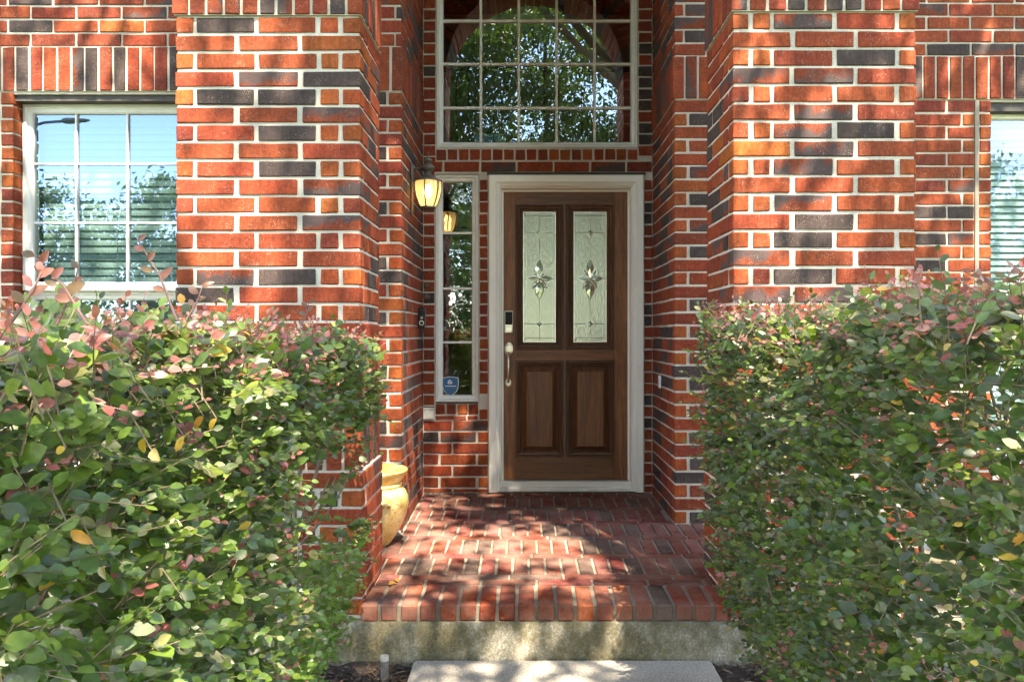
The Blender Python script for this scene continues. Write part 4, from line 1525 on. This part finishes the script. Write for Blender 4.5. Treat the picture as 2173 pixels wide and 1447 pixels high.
# ------------------------------------------------------------------ small fittings
# doorbell camera on a wedge near the inner corner
b0 = at(887, 697, 5.46); b1 = at(901.5, 653, 5.46)
dbx = tag(empty('doorbell_camera', (SLX, 5.46, b0.z)), 'black video doorbell with round lens and button near the side light', 'doorbell')
MB().cbox(SLX + .0008, SLX + .045, 5.445, 5.50, b0.z, b1.z, .004).build('body', M['black'], dbx)
zc_ = b0.z + (b1.z - b0.z)
mb = MB(); mb.tube([(SLX + .024, 5.4455, b1.z - .032), (SLX + .024, 5.440, b1.z - .032)], [.014, .011], 18); mb.build('lens', M['lens'], dbx)
mb = MB(); mb.tube([(SLX + .024, 5.4435, b0.z + .036), (SLX + .024, 5.441, b0.z + .036)], [.0165, .0165], 20); mb.build('button_ring', M['nickel'], dbx)
mb = MB(); mb.tube([(SLX + .024, 5.4425, b0.z + .036), (SLX + .024, 5.439, b0.z + .036)], [.012, .011], 20); mb.build('button', M['black'], dbx)
MB().cbox(SLX + .016, SLX + .032, 5.441, 5.4455, (b0.z + b1.z) / 2 - .006, (b0.z + b1.z) / 2 + .008, .001).build('label_plate', M['grey_plate'], dbx)

p0, p1 = at(898.5, 889, DY), at(922, 868, DY)
ob = tag(empty('outlet_cover', (p0.x, DY, p0.z)), 'pale grey outlet cover set in brick below the side light', 'outlet')
MB().cbox(p0.x, p1.x, DY - .018, DY + .004, p0.z, p1.z, .003).build('cover', M['grey_plate'], ob)
MB().cbox(p0.x - .004, p1.x + .002, DY - .022, DY - .001, p1.z, p1.z + .008, .002).build('hinge', M['grey_plate'], ob)
sy = 5.37
zc_ = at(0, 810, sy).z
sw = tag(empty('doorbell_switch', (SRX, sy, zc_)), 'small white switch box on the porch wall opposite the lantern', 'switch')
MB().cbox(SRX - .012, SRX - .0008, sy - .028, sy + .028, zc_ - .040, zc_ + .040, .003).build('plate', M['white_vinyl'], sw)
MB().cbox(SRX - .017, SRX - .011, sy - .013, sy + .013, zc_ - .022, zc_ + .024, .002).build('rocker', M['grey_plate'], sw)


def lump(name, c, r, mat, label, cat, group=None, seed=0):
    bm = bmesh.new()
    bmesh.ops.create_icosphere(bm, subdivisions=3, radius=1)
    rr = random.Random(seed)
    ph = [rr.uniform(0, 6) for _ in range(4)]
    for v in bm.verts:
        d = v.co.normalized()
        f = 1 + .16 * math.sin(6 * d.x + ph[0]) * math.sin(5 * d.z + ph[1]) + .10 * math.sin(11 * d.z + ph[2])
        v.co = Vector((d.x * r[0], d.y * r[1], d.z * r[2])) * f + Vector(c)
    me = bpy.data.meshes.new(name); bm.to_mesh(me); bm.free()
    return tag(link(name, me, mat), label, cat, group)


q = at(905, 605, DY - .008); lump('mud_nest', q, (.018, .012, .016), M['nest'], 'smaller brown mud nest stuck on brick above the doorbell', 'nest', seed=2)
q = at(906, 630, DY - .010); lump('mud_nest', q, (.024, .014, .019), M['nest'], 'larger brown mud nest stuck on brick just above the doorbell', 'nest', seed=3)

# shield sign inside the side light
gy = ty + .034
sg = tag(empty('window_sticker', at(956, 838, gy)), 'blue shield sticker with white sailboat low in the side light', 'sticker')


def poly_plate(name, pts, y, th, mat, parent):
    n = len(pts)
    vs = [(p.x, y, p.z) for p in pts] + [(p.x, y + th, p.z) for p in pts]
    fs = [tuple(range(n)), tuple(range(2 * n - 1, n - 1, -1))] + [(i, n + i, n + (i + 1) % n, (i + 1) % n) for i in range(n)]
    return MB().add(vs, fs).build(name, mat, parent)


sh = [(940, 803), (948, 801), (956, 799.5), (964, 801), (972, 803), (972, 820), (969, 829), (963, 835), (956, 838.5), (949, 835), (943, 829), (940, 820)]
poly_plate('shield', [at(x, z, gy) for x, z in sh], gy - .0022, .002, M['blue'], sg)
sh2 = [(956 + (x - 956) * 1.07, 818 + (z - 818) * 1.07) for x, z in sh]
poly_plate('shield_rim', [at(x, z, gy) for x, z in sh2], gy - .0012, .001, M['sign_white'], sg)
for tri in ([(954.5, 803.5), (954.5, 811.5), (949.5, 811.5)], [(955.7, 805), (955.7, 811.5), (960, 811.5)], [(949, 812.5), (961, 812.5), (959, 814.5), (951, 814.5)]):
    poly_plate('sail', [at(x, z, gy) for x, z in tri], gy - .0026, .0003, M['sign_white'], sg)
poly_plate('line', [at(x, z, gy) for x, z in ((944, 818.5), (968, 818.5), (968, 819.6), (944, 819.6))], gy - .0026, .0003, M['sign_white'], sg)

# jar
jx, jy = -.830, 4.47
jz = floor_z(jy) + .002
jar = tag(empty('glazed_jar', (jx, jy, jz)), 'large ochre glazed earthenware jar with flared rim on the porch floor', 'jar')
mb = MB()
mb.lathe([(.001, 0), (.100, 0), (.108, .008), (.135, .045), (.168, .105), (.192, .165), (.203, .215), (.200, .255), (.186, .288), (.172, .303), (.160, .311), (.155, .318),
          (.150, .312), (.135, .25), (.15, .15), (.10, .03), (.001, .02)], (jx, jy, jz), 48)
mb.build('body', M['glaze'], jar, smooth=True)
mb = MB()
mb.lathe([(.150, .306), (.164, .312), (.169, .322), (.166, .330), (.158, .333), (.160, .338), (.166, .345), (.181, .368), (.196, .390), (.199, .398), (.196, .404), (.184, .405), (.164, .392), (.150, .345), (.148, .312)], (jx, jy, jz), 48)
mb.build('rim', M['glaze'], jar, smooth=True)
for nm, ang, zz, sc in (('star_relief', -.55, .235, 1.0),):
    vs = []
    for k in range(10):
        a = math.pi / 2 + math.pi * k / 5
        r = (.036 if k % 2 == 0 else .015) * sc
        u, v = r * math.cos(a), r * math.sin(a)
        t = ang + u / .2
        vs.append((jx + .2035 * math.cos(t), jy + .2035 * math.sin(t), jz + zz + v))
    c = (jx + .209 * math.cos(ang), jy + .209 * math.sin(ang), jz + zz)
    MB().add([c] + vs, [(0, i + 1, (i + 1) % 10 + 1) for i in range(10)]).build(nm, M['glaze'], jar)
mb = MB()
a = -1.0
mb.tube([(jx + .19 * math.cos(a - .12), jy + .19 * math.sin(a - .12), jz + .225), (jx + .222 * math.cos(a - .06), jy + .222 * math.sin(a - .06), jz + .25), (jx + .222 * math.cos(a + .06), jy + .222 * math.sin(a + .06), jz + .25), (jx + .19 * math.cos(a + .12), jy + .19 * math.sin(a + .12), jz + .225)], .011, 8)
mb.build('lug', M['glaze'], jar, smooth=True)

# pipe stub in the mulch
pb = at(816, 1432, 3.36)
pr = tag(empty('pipe_stub', (pb.x, 3.36, -.03)), 'short grey pipe stub with cap in the mulch beside the walkway', 'pipe')
mb = MB(); mb.lathe([(.001, -.05), (.017, -.05), (.0165, .100), (.0145, .101)], (pb.x, 3.36, -.03), 18); mb.build('pipe', M['pipe'], pr, smooth=True)
mb = MB(); mb.lathe([(.0165, .088), (.0185, .090), (.0185, .104), (.0165, .109), (.001, .110)], (pb.x, 3.36, -.03), 18); mb.build('cap', M['cap_grey'], pr, smooth=True)

# inside: stair rail seen through the tall window
rl = tag(empty('stair_railing', (0, 8.2, .28)), 'black iron stair railing seen through the tall window over the door', 'railing')
zr0, zr1 = 3.15, 4.02
mb = MB(); mb.tube([(-1.40, 8.2, zr1), (1.7, 8.2, zr1)], .028, 8); mb.build('handrail', M['iron'], rl)
mb = MB(); mb.box(-1.44, 1.74, 8.14, 9.9, zr0 - .3, zr0); part('landing', mb, M['inner_wall'])
for i in range(24):
    x = -1.30 + i * .125
    mb = MB(); mb.tube([(x, 8.2, zr0 - .002), (x, 8.2, zr0 + .36), (x, 8.2, zr0 + .43), (x, 8.2, zr0 + .50), (x, 8.2, zr1)], [.007, .007, .020 if i % 3 == 1 else .007, .007, .007], 6)
    mb.build('baluster', M['iron'], rl)
for x in (-1.38, 1.66):
    mb = MB(); mb.lathe([(.03, zr0), (.03, zr1), (.045, zr1 + .03), (.03, zr1 + .06), (.04, zr1 + .10), (.001, zr1 + .13)], (x, 8.2, 0), 12); mb.build('newel', M['iron'], rl)

# ------------------------------------------------------------------ foliage
T_T = np.array([0, .28, .28, .28, .66, .66, .66, 1.0])
T_W = np.array([0, -.86, 0, .86, -.82, 0, .82, 0])
L_FACES = np.array([(0, 2, 1), (0, 3, 2), (1, 2, 5), (1, 5, 4), (2, 3, 6), (2, 6, 5), (4, 5, 7), (5, 6, 7)])


R_T = np.array([0, .11, .11, .11, .36, .36, .36, .68, .68, .68, .90, .90, .90, 1.0])
R_W = np.array([0, -.50, 0, .50, -.97, 0, .97, -.82, 0, .82, -.34, 0, .34, 0])
_rf = [(0, 2, 1), (0, 3, 2)]
for _r0 in (1, 4, 7):
    _rf += [(_r0, _r0 + 1, _r0 + 4), (_r0, _r0 + 4, _r0 + 3), (_r0 + 1, _r0 + 2, _r0 + 5), (_r0 + 1, _r0 + 5, _r0 + 4)]
_rf += [(10, 11, 13), (11, 12, 13)]
R_FACES = np.array(_rf)


def leaf_mesh_arrays(pos, d, nrm, size, width, fold, curl, round_=False):
    """arrays (N,3) etc -> verts, faces"""
    d = d / np.linalg.norm(d, axis=1, keepdims=True)
    s = np.cross(d, nrm)
    s /= np.linalg.norm(s, axis=1, keepdims=True) + 1e-9
    n = np.cross(s, d)
    N = len(pos)
    t = (R_T if round_ else T_T)[None, :, None]
    w = (R_W if round_ else T_W)[None, :, None]
    L_ = size[:, None, None]
    W_ = (size * width / 2)[:, None, None]
    up = fold[:, None, None] * W_ * np.abs(w) - curl[:, None, None] * L_ * t * t
    v = pos[:, None, :] + d[:, None, :] * L_ * t + s[:, None, :] * W_ * w + n[:, None, :] * up
    f = (R_FACES if round_ else L_FACES)[None] + (np.arange(N) * (14 if round_ else 8))[:, None, None]
    return v.reshape(-1, 3), f.reshape(-1, 3)


PAL = np.array([(.068, .125, .022), (.052, .100, .026), (.095, .158, .025), (.135, .190, .036), (.055, .082, .040), (.092, .110, .056), (.150, .160, .070)])
PAL = PAL * 1.1
PAL = (PAL * .93 + PAL.mean(axis=1, keepdims=True) * .07) * np.array([1.1, 1.02, .85])
PALW = np.array([.26, .24, .17, .09, .12, .08, .04])
PINK = np.array([(.36, .12, .10), (.30, .085, .075), (.42, .20, .16), (.22, .08, .06)])
YEL = np.array([(.55, .36, .07), (.50, .24, .05), (.42, .34, .16)])

LEAFV = []
for k in range(6):
    v, f = leaf_mesh_arrays(np.zeros((1, 3)), np.array([[0, 1.0, 0]]), np.array([[0, 0, 1.0]]), np.ones(1), np.array([.58 + .04 * k]), np.array([.04 + .08 * (k % 4)]), np.array([.05 + .07 * (k % 3)]), True)
    me = mesh_np('leaf', v, f, np.ones((14, 3)))
    me.materials.append(M['leaf'])
    LEAFV.append(me)


def hedge(root, side, xin, ztop, y0, y1, ntw, keep, group_stems):
    """side -1 left, +1 right of the walkway. xin(y,z): inner face. keep(x,y,z): probability"""
    POS, DIR, NRM, SIZ, COLR = [], [], [], [], []
    tw = MB()
    rnd = random.Random(41 + side)
    made = 0
    while made < ntw:
        y = rnd.uniform(y0, y1)
        m = rnd.random()
        zt = ztop(y)
        if m < .64:
            z = rnd.uniform(.10, zt)
            d = rnd.expovariate(1 / .05) if rnd.random() < .72 else rnd.uniform(.08, .42)
            x = xin(y, z) + side * d
            out = Vector((-side, -.25, .15))
        elif m < .88:
            z = zt - rnd.expovariate(1 / .035)
            x = xin(y, z) + side * rnd.uniform(0, 1.0)
            out = Vector((-side * .2, -.1, 1))
        else:
            z = rnd.uniform(.15, zt)
            x = xin(y, z) + side * rnd.uniform(.12, .55)
            out = Vector((-side, -.3, .3))
        # rounded shoulder
        sh_ = max(0, z - (zt - .18)) / .18
        x = x + side * .10 * sh_ * sh_ * (1 if m < .64 else 0)
        if rnd.random() > keep(x, y, z): 
            continue
        made += 1
        dirv = (out.normalized() * 1.0 + Vector((rnd.uniform(-.9, .9), rnd.uniform(-.9, .9), rnd.uniform(-.4, .9)))).normalized()
        ln_ = rnd.uniform(.09, .20)
        p0 = Vector((x, y, z)) - dirv * ln_ * .7
        bend = Vector((rnd.uniform(-.3, .3), rnd.uniform(-.3, .3), rnd.uniform(-.35, .25)))
        nl = max(4, int(ln_ / .0175))
        pts = []
        for i in range(4):
            u = i / 3
            pts.append(p0 + dirv * ln_ * u + bend * ln_ * u * u * .5)
        tw.tube(pts, [.0016, .0014, .0011, .0007], 3, cap=False)
        top = z > zt - .10
        PW = PALW if side < 0 else PALW * np.array([.8, .9, .7, .8, 2.2, 2.2, 1.2])
        tone = rnd.choices(range(7), PW)[0]
        pinky = rnd.random() < (.72 if top else .10)
        sv = side_axis = dirv.cross(Vector((0, 0, 1)))
        if sv.length < .1: sv = Vector((1, 0, 0))
        sv.normalize()
        roll = rnd.uniform(-.6, .6)
        upv = (sv.cross(dirv) * math.cos(roll) + sv * math.sin(roll)).normalized()
        sv = dirv.cross(upv)
        lo = rnd.uniform(.8, 1.15)
        for i in range(nl):
            u = (i + 1) / nl
            u = .12 + .88 * u
            p = p0 + dirv * ln_ * u + bend * ln_ * u * u * .5
            sg_ = 1 if i % 2 else -1
            last = i == nl - 1
            ld = dirv * (rnd.uniform(.35, .8) if not last else 1.6) + sv * sg_ * rnd.uniform(.7, 1.1) * (0 if last else 1) + Vector((0, 0, rnd.uniform(-.35, .15)))
            nv = upv * .55 + Vector((-side * .65, -.85, .40)) * rnd.uniform(.3, 1.6) + Vector((rnd.uniform(-.4, .4), rnd.uniform(-.4, .4), rnd.uniform(-.4, .4)))
            s_ = rnd.uniform(.024, .041) * lo * (1.12 if side < 0 else 1.0) * (1 - .45 * max(0, u - .6) / .4)
            if rnd.random() < .6: t_ = tone
            else: t_ = rnd.choices(range(7), PW)[0]
            c = PAL[t_] * rnd.uniform(.75, 1.3)
            if side < 0 and y > 2.4 and z < .62:
                c = np.array((.125, .215, .034)) * rnd.uniform(.7, 1.2)
                s_ *= .8
            if pinky and u > .6:
                c = PINK[rnd.randrange(4)] * rnd.uniform(.8, 1.15)
                s_ *= .72
            elif rnd.random() < .008:
                c = YEL[rnd.randrange(3)]
            POS.append(p); DIR.append(ld); NRM.append(nv); SIZ.append(s_); COLR.append(c)
    tw.build('twigs', M['twig'], root)
    root.children[-1]['kind'] = 'stuff'
    POS, DIR, NRM, SIZ, COLR = (np.array([tuple(v) for v in a]) if i < 3 else np.array(a) for i, a in enumerate((POS, DIR, NRM, SIZ, COLR)))
    N = len(POS)
    # the leaves that show largest become single leaves
    px = VX + POS[:, 0] * F_PX / POS[:, 1]
    py = VY - (POS[:, 2] - CAMZ) * F_PX / POS[:, 1]
    vis = (px > 5) & (px < 2165) & (py > 5) & (py < 1440)
    depth_in = side * (POS[:, 0] - np.array([xin(a, b) for a, b in zip(POS[:, 1], POS[:, 2])]))
    score = np.where(vis, SIZ / POS[:, 1] - np.clip(depth_in, 0, 1) * .12, -9)
    idx = np.argsort(-score)[:300]
    rest = np.ones(N, bool); rest[idx] = False
    for i in idx:
        d = Vector(DIR[i]).normalized(); nv = Vector(NRM[i])
        s = d.cross(nv).normalized(); n = s.cross(d)
        mat = Matrix((( s.x, d.x, n.x, POS[i][0]), (s.y, d.y, n.y, POS[i][1]), (s.z, d.z, n.z, POS[i][2]), (0, 0, 0, 1)))
        o = bpy.data.objects.new('leaf', rnd.choice(LEAFV))
        sz = SIZ[i]
        o.matrix_world = mat @ Matrix.Diagonal((sz * rnd.uniform(.85, 1.1), sz, sz, 1))
        o.color = (*COLR[i], 1)
        COL.objects.link(o)
        o.parent = root
        o.matrix_parent_inverse = Matrix.Translation(-Vector(root.location))
    Nr = int(rest.sum())
    v, f = leaf_mesh_arrays(POS[rest], DIR[rest], NRM[rest], SIZ[rest], RNG.uniform(.58, .80, Nr), RNG.uniform(.02, .35, Nr), RNG.uniform(-.05, .28, Nr), True)
    me = mesh_np('foliage', v, f, np.repeat(COLR[rest], 14, axis=0))
    o = link('foliage', me, M['leaf'], root)
    o['kind'] = 'stuff'
    # main stems
    for (bx, by, tx, ty_, tz) in group_stems:
        mb = MB()
        b, t = Vector((bx, by, -.05)), Vector((tx, ty_, tz))
        pts = [b.lerp(t, u / 5) + Vector((rnd.uniform(-.03, .03), rnd.uniform(-.03, .03), 0)) * (1 if 0 < u < 5 else 0) for u in range(6)]
        mb.tube(pts, [.013, .011, .0095, .008, .006, .004], 7)
        st = mb.build('stem', M['twig'], root, smooth=True)
        for k in range(4):
            u = rnd.uniform(.35, .9)
            q = b.lerp(t, u)
            e = q + Vector((-side * rnd.uniform(-.1, .22), rnd.uniform(-.25, .25), rnd.uniform(.12, .35)))
            MB().tube([q, q.lerp(e, .5) + Vector((0, 0, -.02)), e], [.006, .0045, .002], 5).build('branch', M['twig'], st)
    return N


def n2(a, b): return math.sin(a * 3.1 + 1.3) * math.sin(b * 4.3 + .4) * .5 + math.sin(a * 7.3 + b * 2.1) * .3


def xin_l(y, z):
    return -.57 + .05 * n2(y * 1.7, z * 2) - .24 * max(0, (.75 - z)) * (.4 + .25 * (y - 1)) - .03 * max(0, y - 2.6)


def keep_l(x, y, z):
    p = 1.0
    if y > 2.12 and .64 < z < 1.04: p = .05
    elif y > 2.35 and z <= .62: p = .75 if y > 2.7 else .55
    elif 1.9 < y <= 2.35 and z < .75: p = .6
    if z < .25: p *= .5
    return p


hl = tag(empty('hedge', (-1.0, 2.2, -.03)), 'loose pink tipped green hedge beside the window that reflects sky', 'hedge')
stems = [(-1.0, 3.0, -.80, 3.02, 1.15), (-.98, 2.95, -.68, 3.12, 1.2), (-1.02, 2.62, -.86, 2.70, 1.15), (-1.0, 2.58, -.80, 2.45, 1.1), (-1.1, 2.1, -.85, 2.05, 1.15), (-1.12, 2.05, -.95, 2.2, 1.2), (-1.15, 1.6, -.9, 1.5, 1.1), (-1.2, 1.5, -.95, 1.7, 1.2), (-1.2, 1.1, -.95, 1.2, 1.1)]
hedge(hl, -1, xin_l, lambda y: 1.395 + .012 * math.sin(y * 5) - .03 * max(0, y - 2.5), .93, 3.34, 3700, keep_l, stems)


def xin_r(y, z):
    return .69 + .06 * (3.2 - y) * .6 + .045 * n2(y * 1.9 + 2, z * 2.2) + .36 * max(0, (.80 - z)) * .75


def keep_r(x, y, z):
    p = 1.0
    if z < .22: p *= .5
    if n2(y * 3.3, z * 3.1) > .55: p *= .35
    return p


hr = tag(empty('hedge', (1.2, 2.3, -.03)), 'dense taller green hedge with pink tips beside the window without grid bars', 'hedge')
stems = [(1.3, 3.0, 1.0, 3.05, 1.25), (1.28, 2.9, 1.15, 2.75, 1.3), (1.3, 2.5, 1.1, 2.45, 1.3), (1.32, 2.4, 1.05, 2.6, 1.2), (1.3, 1.95, 1.1, 1.9, 1.3), (1.33, 1.9, 1.15, 2.1, 1.25), (1.35, 1.5, 1.15, 1.45, 1.3)]
hedge(hr, 1, xin_r, lambda y: 1.465 + .012 * math.sin(y * 4 + 1), 1.15, 3.34, 3900, keep_r, stems)


def sprig(px, py, px2, py2, Y, nleaf, root, seed):
    """a long young shoot rising out of the hedge"""
    rr = random.Random(seed)
    b, t = at(px, py, Y), at(px2, py2, Y + .03)
    mid = b.lerp(t, .5) + Vector((.006, 0, .004))
    st = MB().tube([b, b.lerp(mid, .6), mid, t], [.0022, .0019, .0016, .0009], 5).build('shoot', M['redtwig'], root)
    for i in range(nleaf):
        u = .25 + .75 * (i + .7) / nleaf
        p = b.lerp(t, u) if u > .5 else b.lerp(mid, u * 2).lerp(b.lerp(t, u), .5)
        d = (t - b).normalized()
        sgn = 1 if i % 2 else -1
        ld = (d * .7 + Vector((sgn, rr.uniform(-.4, .2), rr.uniform(-.2, .35)))).normalized()
        nv = Vector((rr.uniform(-.3, .3), -1, rr.uniform(.1, .6)))
        s = ld.cross(nv).normalized(); n = s.cross(ld)
        o = bpy.data.objects.new('leaf', LEAFV[rr.randrange(6)])
        sz = rr.uniform(.024, .036) * (1 - .35 * u)
        o.matrix_world = Matrix(((s.x, ld.x, n.x, p.x), (s.y, ld.y, n.y, p.y), (s.z, ld.z, n.z, p.z), (0, 0, 0, 1))) @ Matrix.Diagonal((sz * .8, sz, sz, 1))
        c = rr.choice(((.13, .055, .035), (.17, .08, .05), (.11, .07, .035), (.22, .08, .06)))
        o.color = (*c, 1)
        COL.objects.link(o)
        o.parent = root
        o.matrix_parent_inverse = Matrix.Translation(-Vector(root.location))


for i, s in enumerate([(185, 690, 70, 540, 1.16, 7), (375, 680, 290, 505, 1.34, 6), (20, 690, 95, 565, 1.05, 5), (120, 690, 168, 560, 1.2, 3), (395, 680, 430, 605, 1.5, 4), (640, 690, 655, 640, 2.2, 4)]):
    sprig(*s, hl, 100 + i)
for i, s in enumerate([(2090, 640, 2165, 555, 1.55, 6), (2120, 620, 2060, 575, 1.6, 5), (1930, 620, 1945, 575, 1.8, 4), (1640, 655, 1655, 630, 2.7, 4), (1530, 660, 1515, 640, 3.1, 4)]):
    sprig(*s, hr, 140 + i)

for i, (px, py, Yl, k, sz, side) in enumerate([(322, 955, 1.20, 2, .048, -1), (306, 930, 1.22, 0, .040, -1), (150, 1125, 1.0, 1, .042, -1), (140, 660 + 290, 1.0, 0, .034, -1), (432, 882, 1.40, 1, .040, -1), (460, 888, 1.43, 0, .036, -1), (390, 925, 1.32, 0, .040, -1), (215, 1190, 1.08, 2, .036, -1),
                                            (2140, 1392, 1.42, 1, .040, 1), (1558, 905, 2.78, 0, .034, 1), (2110, 960, 1.44, 2, .040, 1), (1890, 1030, 1.70, 2, .036, 1), (1860, 1330, 1.72, 2, .034, 1)]):
    rr = random.Random(300 + i)
    root = hl if side < 0 else hr
    p = at(px, py, Yl)
    ld = Vector((rr.uniform(-1, 1), rr.uniform(-.5, .3), -rr.uniform(.1, 1))).normalized()
    nv = Vector((rr.uniform(-.4, .4), -1, .3))
    sv = ld.cross(nv).normalized(); n = sv.cross(ld)
    o = bpy.data.objects.new('leaf', LEAFV[rr.randrange(6)])
    o.matrix_world = Matrix(((sv.x, ld.x, n.x, p.x), (sv.y, ld.y, n.y, p.y), (sv.z, ld.z, n.z, p.z), (0, 0, 0, 1))) @ Matrix.Diagonal((sz * rr.uniform(.35, .62), sz * .70, sz * rr.uniform(.8, 2.6), 1))
    o.color = (*(YEL[k] * 1.0), 1)
    COL.objects.link(o)
    o.parent = root
    o.matrix_parent_inverse = Matrix.Translation(-Vector(root.location))
    MB().tube([p + Vector((side * .05, .04, .05)), p], .0012, 4).build('twig', M['twig'], root)

# dry leaves lying on the nosing
for i, (px, py, a, s, lab) in enumerate([(825, 1238, .6, .040, 'larger curled orange dry leaf lying on the brick nosing'), (846, 1232, 2.3, .030, 'smaller upright orange dry leaf touching the larger dry leaf on the nosing')]):
    Y = 1750 * (CAMZ - floor_z(3.7)) / (py + 6 - VY)
    p = at(px, py + 6, Y)
    v, f = leaf_mesh_arrays(np.array([[p.x, p.y, floor_z(p.y) + .004]]), np.array([[math.cos(a), math.sin(a), .30 + .3 * i]]), np.array([[0, -.5, 1.0]]), np.array([s]), np.array([.75]), np.array([.6]), np.array([.35]), True)
    me = mesh_np('fallen_leaf', v, f, np.tile(np.array(YEL[1]), (14, 1)))
    tag(link('fallen_leaf', me, M['dry_leaf']), lab, 'dry leaf')


# ------------------------------------------------------------------ trees and lamp behind the camera (they shade the front and show in the panes)
def tree(base, h, crown_c, crown_r, n_cl, n_leaf, leaf, tint, label, seed, group='trees in the front yard', clump=1.0):
    rr = np.random.default_rng(seed)
    rp = random.Random(seed)
    root = tag(empty('yard_tree', base), label, 'tree', group)
    B, C = Vector(base), Vector(crown_c)
    mb = MB()
    fork = B.lerp(C, .45); fork.z = B.z + (C.z - B.z) * .5
    mb.tube([B + Vector((0, 0, -.15)), B + Vector((0, 0, .4)), B.lerp(fork, .6), fork], [.26, .20, .17, .15], 10)
    mb.build('trunk', M['bark'], root, smooth=True)
    cl = []
    for i in range(n_cl):
        while True:
            q = rr.uniform(-1, 1, 3)
            l = np.linalg.norm(q)
            if .25 < l < 1: break
        q = q * (l ** -.35)
        cl.append(np.array(C) + q * np.array(crown_r))
    for i in range(10):
        e = Vector(cl[rp.randrange(n_cl)])
        m = fork.lerp(e, .5) + Vector((0, 0, .4))
        mb = MB(); mb.tube([fork, m, e], [.09, .055, .015], 7); mb.build('limb', M['bark'], root, smooth=True)
    P_, D_, N_ = [], [], []
    for c in cl:
        r = rp.uniform(.45, .95) * clump
        k = int(n_leaf * rp.uniform(.6, 1.3))
        q = rr.normal(0, 1, (k, 3)) * np.array([r * .62, r * .62, r * .38])
        P_.append(c + q)
    P_ = np.concatenate(P_)
    k = len(P_)
    D_ = rr.normal(0, 1, (k, 3)); D_[:, 2] -= .3
    N_ = rr.normal(0, 1, (k, 3)) * .7 + np.array([0, 0, .8])
    s = rr.uniform(.7, 1.3, k) * leaf
    v, f = leaf_mesh_arrays(P_, D_, N_, s, rr.uniform(.4, .6, k), rr.uniform(.1, .4, k), rr.uniform(0, .2, k))
    cols = np.array(tint)[None] * rr.uniform(.6, 1.4, (k, 1))
    o = link('crown', mesh_np('crown', v, f, np.repeat(cols, 8, axis=0)), M['tree_leaf'], root)
    o['kind'] = 'stuff'


tree((4.6, -3.6, -.12), 9, (1.2, -.5, 8.3), (5.2, 4.2, 2.0), 120, 330, .12, (.055, .095, .025), 'broad shade tree whose canopy reaches over the walkway', 5, clump=.62)
tree((-3.6, -6.6, -.12), 9, (-3.7, -7.0, 7.6), (3.0, 3.0, 2.4), 130, 240, .10, (.050, .090, .026), 'round crowned tree left of the walkway, reflected in the gridded window', 6)
tree((.8, -8.4, -.12), 9, (.4, -8.6, 6.6), (3.8, 2.6, 3.6), 200, 260, .12, (.065, .105, .028), 'tree behind the walkway reflected in the tall window over the door', 8)
tree((-13.5, -25, -.12), 6, (-13.5, -25, 4.6), (4.2, 2.6, 4.0), 130, 150, .24, (.06, .10, .03), 'low spreading tree across the street near the street lamp', 9)
tree((-22, -26, -.12), 6, (-22, -26, 4.2), (4.5, 2.6, 4.0), 130, 150, .24, (.055, .10, .028), 'low spreading tree across the street beyond the street lamp', 10)
tree((-5, -26, -.12), 6, (-5, -26, 4.4), (4.6, 2.6, 4.0), 130, 150, .24, (.07, .115, .03), 'wide tree across the street opposite the walkway', 12)
tree((6, -25, -.12), 6, (6, -25, 4.6), (5, 2.6, 4.0), 130, 150, .24, (.06, .10, .03), 'wide tree across the street opposite the taller hedge', 13)
tree((17, -24, -.12), 6, (17, -24, 5.0), (5, 2.6, 4.0), 130, 150, .24, (.06, .10, .03), 'tall tree across the street far from the street lamp', 14)

lp = tag(empty('street_lamp', (-16.6, -15.9, -.12)), 'grey street lamp with curved arm reflected in the gridded window', 'street lamp')
mb = MB(); mb.tube([(-16.6, -15.9, -.12), (-16.6, -15.9, 6.9)], [.10, .07], 12); mb.build('pole', M['pipe'], lp, smooth=True)
mb = MB(); mb.tube([(-16.6, -15.9, 6.8), (-16.2, -15.9, 7.35), (-15.6, -15.9, 7.75), (-14.9, -15.9, 7.95), (-14.3, -15.9, 8.0)], .045, 8); mb.build('arm', M['pipe'], lp, smooth=True)
mb = MB(); mb.lathe([(.02, 0), (.13, .06), (.17, .16), (.15, .34), (.10, .62), (.05, .72), (.001, .73)], (0, 0, 0), 16)
hd = mb.build('head', M['pipe'], lp, smooth=True)
hd.matrix_parent_inverse = Matrix.Identity(4)
hd.location = Vector((-14.35, -15.9, 8.0)) - Vector(lp.location)
hd.rotation_euler = (0, math.radians(88), 0)
hd.scale = (.55, 1, 1.2)
